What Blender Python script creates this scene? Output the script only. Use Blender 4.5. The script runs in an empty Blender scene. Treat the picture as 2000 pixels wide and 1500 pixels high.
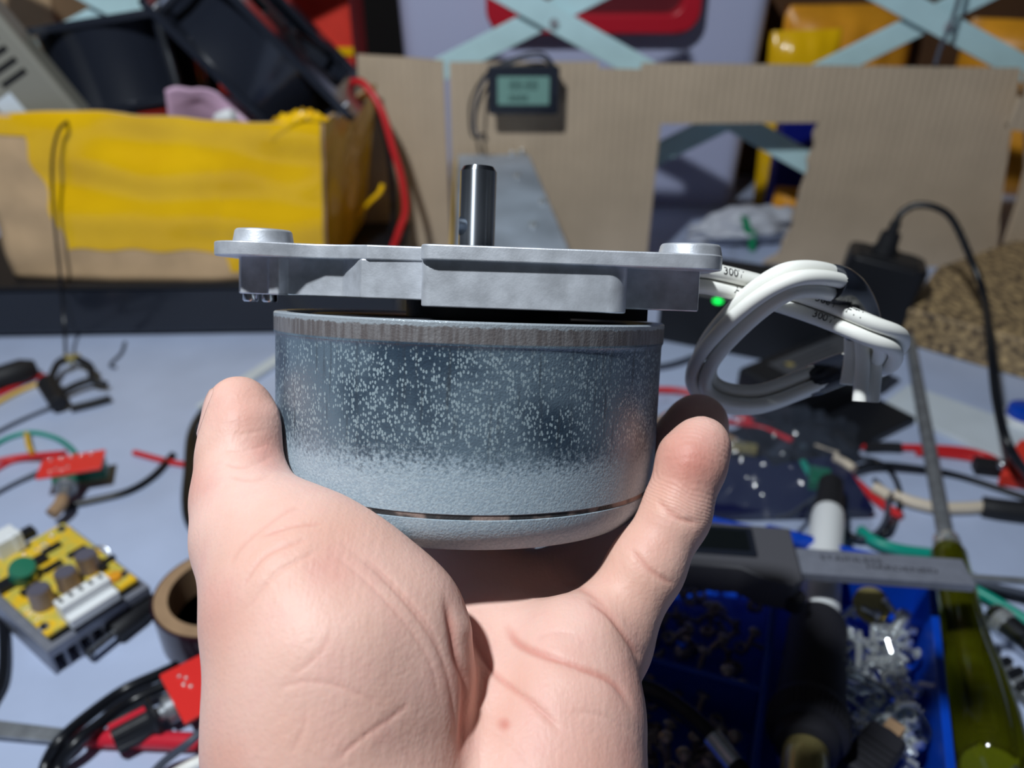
import bpy, bmesh, math, random
import numpy as np
from mathutils import Vector, Matrix, Euler, noise as mnoise
random.seed(7)
R = math.radians
SC = bpy.context.scene
COL = SC.collection

# ------------------------------------------------------------------ camera, light, exposure
CAM_Z, PITCH, FPX = 0.30, R(31), 1600.0
cd = bpy.data.cameras.new('camera'); cam = bpy.data.objects.new('camera', cd); COL.objects.link(cam)
cam.location = (0, 0, CAM_Z); cam.rotation_euler = (R(90) - PITCH, 0, 0)
cd.sensor_width = 36.0; cd.sensor_fit = 'HORIZONTAL'; cd.lens = 36.0 * FPX / 2000.0
cd.clip_start = 0.005; cd.clip_end = 20
cd.dof.use_dof = True; cd.dof.focus_distance = 0.158; cd.dof.aperture_fstop = 14.0
SC.camera = cam
w = bpy.data.worlds.new('world'); SC.world = w; w.use_nodes = True
w.node_tree.nodes['Background'].inputs[0].default_value = (0.62, 0.72, 1.0, 1)
w.node_tree.nodes['Background'].inputs[1].default_value = 0.018
ld = bpy.data.lights.new('lamp', 'POINT'); lamp = bpy.data.objects.new('lamp', ld); COL.objects.link(lamp)
lamp.location = (-0.23, 0.03, 0.82); ld.energy = 25.0; ld.shadow_soft_size = 0.022; ld.color = (0.90, 0.96, 1.0)
SC.view_settings.view_transform = 'Standard'; SC.view_settings.look = 'None'
SC.view_settings.exposure = 0.0; SC.view_settings.gamma = 1.0; SC.view_settings.use_curve_mapping = False

FWD = Vector((0, math.cos(PITCH), -math.sin(PITCH))); UP = Vector((0, math.sin(PITCH), math.cos(PITCH))); RT = Vector((1, 0, 0))
EYE = Vector((0, 0, CAM_Z))
def C(X, Y, D): return EYE + RT * X + UP * Y + FWD * D
def ray(px, py): return RT * ((px - 1000) / FPX) + UP * ((750 - py) / FPX) + FWD
def P(px, py, D): return EYE + ray(px, py) * D                       # a point at depth D
def T(px, py, z=0.0):                                                # a point at height z
    d = ray(px, py); return EYE + d * ((z - CAM_Z) / d.z)
def W(px, py, y):                                                    # a point on the plane y
    d = ray(px, py); return EYE + d * (y / d.y)
def proj(p):
    q = Vector(p) - EYE; D = q.dot(FWD); return (1000 + FPX * q.x / D, 750 - FPX * q.dot(UP) / D, D)

# ------------------------------------------------------------------ materials
def lin(c):
    return tuple(((v / 255) / 12.92 if v / 255 <= 0.04045 else ((v / 255 + 0.055) / 1.055) ** 2.4) for v in c) + (1,)
def mat(name, col, rough=0.5, metal=0.0, var=0.0, vs=40, bump=0.0, bs=300, coat=0.0, trans=0.0, ior=1.45, alpha=1.0,
        emis=None, es=0.0, stretch=(1, 1, 1), col2=None, thr=None, sss=0.0):
    m = bpy.data.materials.new(name); m.use_nodes = True
    nt = m.node_tree; N = nt.nodes; L = nt.links; b = N['Principled BSDF']
    c = lin(col)
    b.inputs['Base Color'].default_value = c
    b.inputs['Roughness'].default_value = rough; b.inputs['Metallic'].default_value = metal
    b.inputs['Coat Weight'].default_value = coat; b.inputs['Transmission Weight'].default_value = trans
    b.inputs['IOR'].default_value = ior; b.inputs['Alpha'].default_value = alpha
    if emis: b.inputs['Emission Color'].default_value = lin(emis); b.inputs['Emission Strength'].default_value = es
    if var or bump or col2:
        tc = N.new('ShaderNodeTexCoord'); mp = N.new('ShaderNodeMapping'); mp.inputs['Scale'].default_value = stretch
        L.new(tc.outputs['Object'], mp.inputs['Vector'])
    if var or col2:
        n = N.new('ShaderNodeTexNoise'); n.inputs['Scale'].default_value = vs; n.inputs['Detail'].default_value = 6
        L.new(mp.outputs[0], n.inputs['Vector'])
        r = N.new('ShaderNodeValToRGB'); L.new(n.outputs['Fac'], r.inputs[0])
        lo = col2 and lin(col2) or tuple(max(0, v * (1 - var)) for v in c[:3]) + (1,)
        hi = c if col2 else tuple(min(1, v * (1 + var)) for v in c[:3]) + (1,)
        t = thr or (0.3, 0.7)
        r.color_ramp.elements[0].position = t[0]; r.color_ramp.elements[1].position = t[1]
        r.color_ramp.elements[0].color = lo; r.color_ramp.elements[1].color = hi
        L.new(r.outputs[0], b.inputs['Base Color'])
    if bump:
        n2 = N.new('ShaderNodeTexNoise'); n2.inputs['Scale'].default_value = bs; n2.inputs['Detail'].default_value = 4
        L.new(mp.outputs[0], n2.inputs['Vector'])
        bm_ = N.new('ShaderNodeBump'); bm_.inputs['Strength'].default_value = bump; bm_.inputs['Distance'].default_value = 0.001
        L.new(n2.outputs['Fac'], bm_.inputs['Height']); L.new(bm_.outputs[0], b.inputs['Normal'])
    return m
K = {}
def mk(k, *a, **kw): K[k] = mat(k, *a, **kw)
mk('black_plastic', (22, 24, 30), 0.45, bump=0.1, bs=900)
mk('black_gloss', (30, 34, 44), 0.25, coat=0.3)
mk('black_rubber', (26, 27, 32), 0.6)
mk('grip', (30, 30, 38), 0.7, bump=0.3, bs=900)
mk('cable_black', (20, 22, 28), 0.32)
mk('cable_grey', (70, 76, 90), 0.45)
mk('cable_red', (205, 40, 45), 0.38)
mk('cable_teal', (10, 150, 130), 0.4)
mk('cable_yellow', (225, 180, 50), 0.4)
mk('cable_white', (244, 244, 238), 0.38)
mk('cable_ivory', (214, 200, 180), 0.45)
mk('alu', (212, 216, 224), 0.42, 0.55, var=0.2, vs=260, bump=0.05, bs=2500)
mk('steel', (205, 208, 214), 0.22, 1.0, bump=0.08, bs=900, stretch=(1, 1, 0.05))
mk('steel_mid', (136, 140, 154), 0.4, 0.3, var=0.1, vs=200)
mk('steel_dull', (150, 154, 160), 0.42, 0.6, var=0.25, vs=120)
mk('bag_board', (16, 22, 62), 0.35)
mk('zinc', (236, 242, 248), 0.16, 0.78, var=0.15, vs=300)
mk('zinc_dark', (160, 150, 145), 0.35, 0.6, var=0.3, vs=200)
mk('brass', (190, 176, 116), 0.25, 0.6)
mk('kraft', (200, 168, 130), 0.85, var=0.08, vs=60, bump=0.15, bs=200)
mk('tape_yellow', (248, 192, 16), 0.22, var=0.12, vs=18, bump=0.5, bs=40, coat=0.25)
mk('red_pcb', (232, 52, 48), 0.32, coat=0.2)
mk('red_plastic', (205, 40, 58), 0.35)
mk('green_plastic', (20, 110, 82), 0.35)
mk('silver_case', (172, 182, 196), 0.40, 0.3, var=0.25, vs=30, bump=0.05)
mk('grey_beige', (128, 126, 116), 0.55)
mk('dark_slot', (10, 10, 12), 0.8)
mk('white_gloss', (235, 238, 240), 0.3)
mk('slat_paint', (196, 230, 236), 0.5, var=0.06, vs=40)
mk('bin', (188, 194, 226), 0.4)
mk('red_lid', (190, 30, 48), 0.32)
mk('red_card', (225, 58, 42), 0.55, var=0.05, vs=60)
mk('orange', (232, 158, 40), 0.38, var=0.2, vs=25)
mk('blue_tray', (8, 66, 182), 0.32, var=0.1, vs=80)
mk('blue_dark', (10, 24, 120), 0.4)
mk('pink', (206, 170, 196), 0.5)
mk('cardcore', (160, 130, 100), 0.85, var=0.1, vs=100)
mk('tape_black', (44, 18, 30), 0.28, coat=0.3)
mk('lcd', (120, 160, 150), 0.3)
mk('lcd_off', (18, 22, 24), 0.2)
mk('seg', (62, 92, 88), 0.5)
mk('led', (10, 230, 80), 0.4, emis=(0, 255, 90), es=1.6)
mk('ink', (30, 30, 36), 0.6)
mk('silk', (235, 225, 190), 0.6)
mk('strip_white', (205, 214, 222), 0.5, var=0.05, vs=40)
mk('wall_dark', (26, 22, 22), 0.9)
mk('floor_dark', (60, 58, 56), 0.9)
mk('bag_white', (190, 194, 205), 0.4, bump=0.3, bs=60)
mk('green_print', (10, 140, 90), 0.5)
mk('clear', (222, 232, 242), 0.06, trans=1.0, ior=1.45)
mk('chip_board', (206, 176, 128), 0.6, col2=(64, 52, 46), vs=240, thr=(0.36, 0.68), bump=0.4, bs=220, stretch=(1, 0.6, 1))
mk('handle_yellow', (150, 152, 22), 0.08, trans=0.92, ior=1.45)
def film_mat():
    m = bpy.data.materials.new('clear_film'); m.use_nodes = True
    nt = m.node_tree; N = nt.nodes; L = nt.links; b = N['Principled BSDF']
    b.inputs['Base Color'].default_value = lin((120, 132, 155)); b.inputs['Roughness'].default_value = 0.08
    b.inputs['Alpha'].default_value = 0.13; b.inputs['Specular IOR Level'].default_value = 0.9
    return m
K['film'] = film_mat()
def table_mat():
    m = mat('bench_paint', (178, 191, 220), 0.42, var=0.10, vs=14, bump=0.12, bs=260)
    nt = m.node_tree; N = nt.nodes; L = nt.links; b = N['Principled BSDF']
    base = b.inputs['Base Color'].links[0].from_socket
    tc = N.new('ShaderNodeTexCoord')
    last = base
    for (px, py, rx, col, sc, th) in ((45, 1335, 0.022, (72, 44, 38), 190, 0.52), (65, 1385, 0.016, (84, 56, 48), 220, 0.56), (395, 662, 0.02, (120, 60, 80), 60, 0.5),
                             (1850, 1240, 0.05, (110, 116, 128), 60, 0.55), (250, 990, 0.16, (96, 102, 116), 130, 0.66), (60, 1480, 0.05, (120, 96, 84), 160, 0.62)):
        p = T(px, py)
        d = N.new('ShaderNodeVectorMath'); d.operation = 'DISTANCE'; d.inputs[1].default_value = (p.x, p.y, 0)
        L.new(tc.outputs['Object'], d.inputs[0])
        mr = N.new('ShaderNodeMapRange'); mr.inputs[1].default_value = rx; mr.inputs[2].default_value = rx * 0.3
        L.new(d.outputs['Value'], mr.inputs[0])
        n = N.new('ShaderNodeTexNoise'); n.inputs['Scale'].default_value = sc; n.inputs['Detail'].default_value = 5; L.new(tc.outputs['Object'], n.inputs['Vector'])
        m2 = N.new('ShaderNodeMapRange'); m2.inputs[1].default_value = th; m2.inputs[2].default_value = th + 0.06; L.new(n.outputs['Fac'], m2.inputs[0])
        mu = N.new('ShaderNodeMath'); mu.operation = 'MULTIPLY'; L.new(mr.outputs[0], mu.inputs[0]); L.new(m2.outputs[0], mu.inputs[1])
        mx = N.new('ShaderNodeMix'); mx.data_type = 'RGBA'; L.new(mu.outputs[0], mx.inputs[0]); L.new(last, mx.inputs[6]); mx.inputs[7].default_value = lin(col)
        last = mx.outputs[2]
    L.new(last, b.inputs['Base Color'])
    return m
K['bench'] = table_mat()
def cardboard_mat():
    m = mat('corrugated', (194, 174, 150), 0.85, var=0.07, vs=25)
    nt = m.node_tree; N = nt.nodes; L = nt.links; b = N['Principled BSDF']
    tc = N.new('ShaderNodeTexCoord'); wv = N.new('ShaderNodeTexWave'); wv.wave_type = 'BANDS'; wv.bands_direction = 'X'
    wv.inputs['Scale'].default_value = 48; wv.inputs['Distortion'].default_value = 1.2; wv.inputs['Detail'].default_value = 2
    wv.inputs['Detail Scale'].default_value = 0.3
    L.new(tc.outputs['Object'], wv.inputs['Vector'])
    bp = N.new('ShaderNodeBump'); bp.inputs['Strength'].default_value = 0.35; bp.inputs['Distance'].default_value = 0.002
    L.new(wv.outputs['Fac'], bp.inputs['Height']); L.new(bp.outputs[0], b.inputs['Normal'])
    return m
K['corrugated'] = cardboard_mat()

# ------------------------------------------------------------------ mesh building
def spline(pts, n=8):
    pts = [Vector(p) for p in pts]
    if len(pts) < 3: return [pts[0].lerp(pts[1], i / n) for i in range(n + 1)]
    out = []
    Q = [pts[0] * 2 - pts[1]] + pts + [pts[-1] * 2 - pts[-2]]
    for i in range(1, len(Q) - 2):
        a, b, c, d = Q[i - 1], Q[i], Q[i + 1], Q[i + 2]
        for k in range(n):
            t = k / n
            out.append(0.5 * ((2 * b) + (c - a) * t + (2 * a - 5 * b + 4 * c - d) * t * t + (3 * b - a - 3 * c + d) * t ** 3))
    out.append(pts[-1]); return out
def frames(pts):
    fr = []; t0 = (pts[1] - pts[0]).normalized()
    n = t0.orthogonal().normalized()
    for i, p in enumerate(pts):
        a = pts[max(0, i - 1)]; b = pts[min(len(pts) - 1, i + 1)]
        t = (b - a).normalized(); n = (n - t * n.dot(t)).normalized()
        fr.append((p, n, t.cross(n), t))
    return fr
class MB:
    def __init__(s, M=None): s.v = []; s.f = []; s.mi = []; s.M = M or Matrix()
    def add(s, vs, fs, mi=0):
        o = len(s.v); s.v += [s.M @ Vector(v) for v in vs]; s.f += [[i + o for i in f] for f in fs]; s.mi += [mi] * len(fs); return s
    def box(s, c, d, rot=None, mi=0, taper=1.0):
        x, y, z = d[0] / 2, d[1] / 2, d[2] / 2; c = Vector(c)
        vs = [Vector((sx * x * (taper if sz < 0 else 1), sy * y * (taper if sz < 0 else 1), sz * z)) for sz in (-1, 1) for sx, sy in ((-1, -1), (1, -1), (1, 1), (-1, 1))]
        if rot is not None: vs = [rot @ v for v in vs]
        return s.add([v + c for v in vs], [(3, 2, 1, 0), (4, 5, 6, 7), (0, 1, 5, 4), (1, 2, 6, 5), (2, 3, 7, 6), (3, 0, 4, 7)], mi)
    def prism(s, poly, z0, z1, M=None, mi=0):
        n = len(poly); M = M or Matrix()
        vs = [M @ Vector((p[0], p[1], z0)) for p in poly] + [M @ Vector((p[0], p[1], z1)) for p in poly]
        return s.add(vs, [tuple(range(n - 1, -1, -1)), tuple(range(n, 2 * n))] + [(i, (i + 1) % n, n + (i + 1) % n, n + i) for i in range(n)], mi)
    def lathe(s, prof, seg=32, M=None, mi=0, cap=True):
        M = M or Matrix(); n = len(prof); vs = []; fs = []
        for r, z in prof:
            for k in range(seg):
                a = 2 * math.pi * k / seg; vs.append(M @ Vector((r * math.cos(a), r * math.sin(a), z)))
        for i in range(n - 1):
            for k in range(seg):
                k2 = (k + 1) % seg; fs.append((i * seg + k, i * seg + k2, (i + 1) * seg + k2, (i + 1) * seg + k))
        if cap:
            if prof[0][0] > 1e-6: fs.append(tuple(range(seg - 1, -1, -1)))
            if prof[-1][0] > 1e-6: fs.append(tuple((n - 1) * seg + k for k in range(seg)))
        return s.add(vs, fs, mi)
    def cyl(s, a, b, r, r2=None, seg=24, mi=0):
        a = Vector(a); b = Vector(b); q = (b - a); L = q.length
        M = Matrix.Translation(a) @ q.to_track_quat('Z', 'Y').to_matrix().to_4x4()
        return s.lathe([(r, 0), (r if r2 is None else r2, L)], seg, M, mi)
    def tube(s, pts, r, seg=10, n=8, smooth=True, mi=0):
        pts = spline(pts, n) if smooth else [Vector(p) for p in pts]
        fr = frames(pts); vs = []; fs = []; N = len(fr)
        for i, (p, nn, b, t) in enumerate(fr):
            rr = r(i / (N - 1)) if callable(r) else r
            for k in range(seg):
                a = 2 * math.pi * k / seg; vs.append(p + (nn * math.cos(a) + b * math.sin(a)) * rr)
        for i in range(N - 1):
            for k in range(seg):
                k2 = (k + 1) % seg; fs.append((i * seg + k, i * seg + k2, (i + 1) * seg + k2, (i + 1) * seg + k))
        fs += [tuple(range(seg - 1, -1, -1)), tuple((N - 1) * seg + k for k in range(seg))]
        return s.add(vs, fs, mi)
    def sphere(s, c, r, sc=(1, 1, 1), seg=16, mi=0):
        prof = [(max(1e-7, r * math.sin(math.pi * i / 10)), -r * math.cos(math.pi * i / 10)) for i in range(11)]
        return s.lathe(prof, seg, Matrix.Translation(Vector(c)) @ Matrix.Diagonal((*sc, 1)), mi)
    def grid(s, fn, nu, nv, mi=0, thick=0.0):
        vs = [Vector(fn(i / nu, j / nv)) for j in range(nv + 1) for i in range(nu + 1)]
        fs = [(j * (nu + 1) + i, j * (nu + 1) + i + 1, (j + 1) * (nu + 1) + i + 1, (j + 1) * (nu + 1) + i) for j in range(nv) for i in range(nu)]
        return s.add(vs, fs, mi)
WM = {}
def thing(name, label, cat, M=None, group=None):
    o = bpy.data.objects.new(name, None); COL.objects.link(o); o.empty_display_size = 0.01
    M = M or Matrix(); o.matrix_world = M; WM[o.name] = M.copy()
    o['label'] = label; o['category'] = cat
    if group: o['group'] = group
    return o
def at(v): return Matrix.Translation(Vector(v))
def obj(name, mb, m, parent=None, label=None, cat=None, group=None, kind=None, bevel=0, seg=2, sub=0, ang=40, solid=0, smooth=True):
    vs = mb.v
    if parent is not None:
        Mi = WM[parent.name].inverted(); vs = [Mi @ v for v in vs]; Mw = WM[parent.name]
    else:
        lo = [min(v[i] for v in vs) for i in range(3)]; hi = [max(v[i] for v in vs) for i in range(3)]
        c = Vector(((lo[0] + hi[0]) / 2, (lo[1] + hi[1]) / 2, lo[2])); Mw = at(c); vs = [v - c for v in vs]
    me = bpy.data.meshes.new(name); me.from_pydata(vs, [], mb.f)
    ms = m if isinstance(m, (list, tuple)) else [m]
    for q in ms: me.materials.append(K[q] if isinstance(q, str) else q)
    if len(ms) > 1: me.polygons.foreach_set('material_index', mb.mi)
    b = bmesh.new(); b.from_mesh(me); bmesh.ops.recalc_face_normals(b, faces=b.faces); b.to_mesh(me); b.free()
    if smooth:
        me.polygons.foreach_set('use_smooth', [True] * len(me.polygons)); me.set_sharp_from_angle(angle=R(ang))
    me.update()
    o = bpy.data.objects.new(name, me); COL.objects.link(o)
    if parent is not None: o.parent = parent
    else: o.matrix_world = Mw
    WM[o.name] = Mw.copy()
    if label: o['label'] = label
    if cat: o['category'] = cat
    if group: o['group'] = group
    if kind: o['kind'] = kind
    if solid:
        q = o.modifiers.new('solid', 'SOLIDIFY'); q.thickness = solid; q.offset = 0
    if bevel:
        q = o.modifiers.new('bevel', 'BEVEL'); q.width = bevel; q.segments = seg; q.limit_method = 'ANGLE'; q.angle_limit = R(35); q.harden_normals = True
    if sub:
        q = o.modifiers.new('sub', 'SUBSURF'); q.levels = q.render_levels = sub
    return o
def dup(root, M, label=None, group=None):
    r = root.copy(); COL.objects.link(r); r.matrix_world = M; WM[r.name] = M.copy()
    if label: r['label'] = label
    if group: r['group'] = group
    for ch in root.children:
        c = ch.copy(); COL.objects.link(c); c.parent = r
        for g in ch.children:
            d = g.copy(); COL.objects.link(d); d.parent = c
    return r
def frame(o, x, z=Vector((0, 0, 1))):
    x = Vector(x); x = (x - z * x.dot(z)).normalized(); y = z.cross(x)
    M = Matrix((x, y, z)).transposed().to_4x4(); M.translation = Vector(o); return M
def frame_x(o, x, up=Vector((0, 0, 1))):          # x axis exact, z as near up as possible
    x = Vector(x).normalized(); z = (up - x * up.dot(x)).normalized(); y = z.cross(x)
    M = Matrix((x, y, z)).transposed().to_4x4(); M.translation = Vector(o); return M
def along(a, b):                                  # z axis from a to b
    a = Vector(a); return at(a) @ (Vector(b) - a).to_track_quat('Z', 'Y').to_matrix().to_4x4()
def text_geo(s, size, ext=0.0):
    cu = bpy.data.curves.new('t', 'FONT'); cu.body = s; cu.size = size; cu.align_x = 'CENTER'; cu.align_y = 'CENTER'; cu.extrude = ext; cu.resolution_u = 3
    o = bpy.data.objects.new('t', cu); COL.objects.link(o)
    bpy.context.view_layer.update()
    me = bpy.data.meshes.new_from_object(o.evaluated_get(bpy.context.evaluated_depsgraph_get()))
    vs = [v.co.copy() for v in me.vertices]; fs = [tuple(p.vertices) for p in me.polygons]
    bpy.data.objects.remove(o); bpy.data.curves.remove(cu); bpy.data.meshes.remove(me)
    return vs, fs
def rrect(w, h, r, n=5, c=(0, 0)):
    out = []
    for cx, cy, a0 in ((w / 2 - r, h / 2 - r, 0), (-w / 2 + r, h / 2 - r, 90), (-w / 2 + r, -h / 2 + r, 180), (w / 2 - r, -h / 2 + r, 270)):
        for k in range(n + 1):
            a = R(a0 + 90 * k / n); out.append((c[0] + cx + r * math.cos(a), c[1] + cy + r * math.sin(a)))
    return out
def wire(name, pts, r, m, label, cat='wire', group=None, seg=10, n=8):
    return obj(name, MB().tube(pts, r, seg, n), m, None, label, cat, group)
def TT(lst, r=0.0015):                             # wire points lying on the bench
    return [T(p[0], p[1], p[2] if len(p) > 2 else r) for p in lst]

# ------------------------------------------------------------------ the room and the bench
obj('floor', MB().box((0, 0.4, -0.76), (4, 4, 0.02)), 'floor_dark', kind='structure')
obj('wall_back', MB().box((0, 1.47, 0.3), (4, 0.04, 2.1)), 'wall_dark', kind='structure')
mk('room_paint', (84, 86, 90), 0.8)
obj('wall_front', MB().box((0, -1.32, 0.55), (4, 0.04, 2.6)), 'room_paint', kind='structure')
obj('wall_left', MB().box((-2.0, 0.08, 0.55), (0.04, 2.8, 2.6)), 'room_paint', kind='structure')
obj('wall_right', MB().box((2.0, 0.08, 0.55), (0.04, 2.8, 2.6)), 'room_paint', kind='structure')
obj('ceiling', MB().box((0, 0.08, 1.86), (4.0, 2.8, 0.04)), 'room_paint', kind='structure')
bench = thing('workbench', 'grey painted metal workbench top strewn with wires and parts', 'workbench', at((0, 0.5, 0)))
obj('bench_top', MB().box((0, 0.5, -0.015), (2.2, 1.8, 0.03)), 'bench', bench, bevel=0.003)
WM_b = bench
for sx in (-1, 1):
    for y in (-0.33, 1.33): obj('leg', MB().box((sx * 1.03, y, -0.39), (0.05, 0.05, 0.72)), 'steel_dull', bench)
# skeleton of the hand: (image x, image y, depth mm, radius mm) along each chain, blend
HAND_PALM = [
    ([(482, 990, 163, 8.4), (506, 1050, 157, 10.8), (590, 1165, 150, 16.5), (650, 1290, 146, 20), (640, 1450, 142, 19.0), (690, 1700, 138, 22), (760, 2050, 130, 25), (860, 2800, 108, 27), (960, 4400, 74, 29)], 7),
    ([(560, 1050, 153, 9), (620, 1090, 151, 9.3), (705, 1152, 149, 9.8), (775, 1225, 148, 10.5), (765, 1330, 146, 12.3), (770, 1440, 144, 12)], 7),
    ([(1128, 1275, 161, 11.5), (1100, 1400, 155, 14), (1065, 1560, 149, 17), (1000, 1800, 142, 20), (900, 2050, 130, 24)], 7),
    ([(980, 1270, 170, 12.5), (950, 1420, 161, 14), (900, 1650, 150, 18)], 7),
    ([(900, 1165, 187, 10.5), (1000, 1185, 185, 11), (1100, 1215, 181, 10), (1185, 1255, 170, 9.5)], 6),
    ([(870, 1120, 189, 10), (960, 1290, 172, 12)], 7),
]
HAND_FINGERS = [
    ([(466, 794, 170, 6.4), (476, 838, 169, 7.9), (470, 900, 167, 8.3), (474, 965, 163, 8.8), (500, 1040, 157, 9.5)], 5),
    ([(1180, 1240, 166, 9.3), (1260, 1110, 168, 7.5), (1318, 1005, 170, 6.9), (1352, 900, 172, 6.9), (1370, 868, 172.5, 6.0)], 3),
    ([(1075, 1165, 186, 9.5), (1190, 1070, 196, 8.5), (1300, 965, 203, 8.4), (1346, 862, 200, 8.2), (1362, 829, 199.5, 7.5)], 5),
    ([(960, 1125, 190, 9.5), (985, 1030, 218, 8.8), (1040, 930, 244, 8.4), (1060, 840, 247, 7.8)], 5),
    ([(840, 1115, 191, 9.5), (800, 1030, 215, 9), (790, 940, 241, 8.5), (800, 850, 247, 7.8)], 5),
]
CREASES = [  # image polylines, depth mm, width px
    ([(1276, 970), (1322, 1011), (1372, 1022)], 0.45, 7),
    ([(1226, 1066), (1273, 1116), (1322, 1146)], 0.45, 7),
    ([(1141, 1172), (1185, 1204), (1230, 1255), (1254, 1292)], 0.55, 8),
    ([(1075, 1127), (1150, 1160), (1200, 1215), (1240, 1275), (1250, 1310)], 0.35, 9),
    ([(981, 1205), (1020, 1264), (1130, 1303), (1201, 1336), (1242, 1400)], 0.75, 11),
    ([(905, 1222), (965, 1314), (1047, 1380), (1110, 1440)], 0.55, 9),
    ([(866, 1150), (880, 1215), (890, 1280), (908, 1335), (905, 1420), (898, 1500)], 1.1, 11),
    ([(640, 1036), (745, 1127), (822, 1215), (866, 1297), (884, 1380), (890, 1500)], 0.32, 6),
    ([(690, 1066), (775, 1147), (838, 1225), (872, 1300)], 0.25, 5),
    ([(620, 1055), (720, 1140), (800, 1230), (845, 1310), (862, 1400)], 0.18, 5),
    ([(500, 1052), (575, 1028), (640, 1024)], 0.32, 6),
    ([(466, 1162), (520, 1085), (624, 1046)], 0.30, 6),
    ([(470, 1210), (540, 1120), (640, 1070)], 0.20, 6),
    ([(440, 1120), (480, 1060), (560, 1000), (590, 990)], 0.22, 6),
    ([(646, 1495), (701, 1446), (772, 1396), (800, 1370)], 0.25, 6),
    ([(530, 1350), (600, 1330), (690, 1350), (760, 1390)], 0.15, 6),
    ([(560, 1330), (620, 1280), (650, 1230)], 0.14, 6),
    ([(430, 905), (480, 912), (535, 890)], 0.25, 6), ([(425, 880), (480, 880), (530, 866)], 0.18, 5), ([(440, 930), (490, 938), (540, 925)], 0.22, 6),
    ([(450, 850), (490, 846), (525, 838)], 0.12, 4),
    ([(560, 1480), (590, 1430), (600, 1380)], 0.12, 6),
    ([(1040, 1260), (1090, 1240), (1150, 1250)], 0.2, 8),
    ([(960, 1420), (1010, 1460), (1040, 1500)], 0.2, 8),
    ([(1110, 1390), (1180, 1400), (1240, 1440)], 0.2, 8),
]
PADS = [(1340, 915, 45, 0.5), (1060, 1215, 70, 0.9), (1170, 1215, 55, 0.6), (925, 1225, 30, 0.7)]
REDS = [(1100, 1460, 150, 0.3), (1245, 1350, 80, 0.4), (1200, 1490, 110, 0.35), (420, 1200, 70, 0.3), (385, 950, 45, 0.35), (440, 1480, 60, 0.25), (1350, 900, 70, 0.9), (1290, 1060, 35, 0.25), (470, 800, 60, 0.35), (520, 880, 40, 0.55), (1120, 1290, 60, 0.25), (985, 1415, 14, 0.9), (660, 1110, 60, 0.3), (890, 1330, 40, 0.4)]
NAIL = (420, 806, 0.170, -0.93, 0.08, 0.42)
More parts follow.
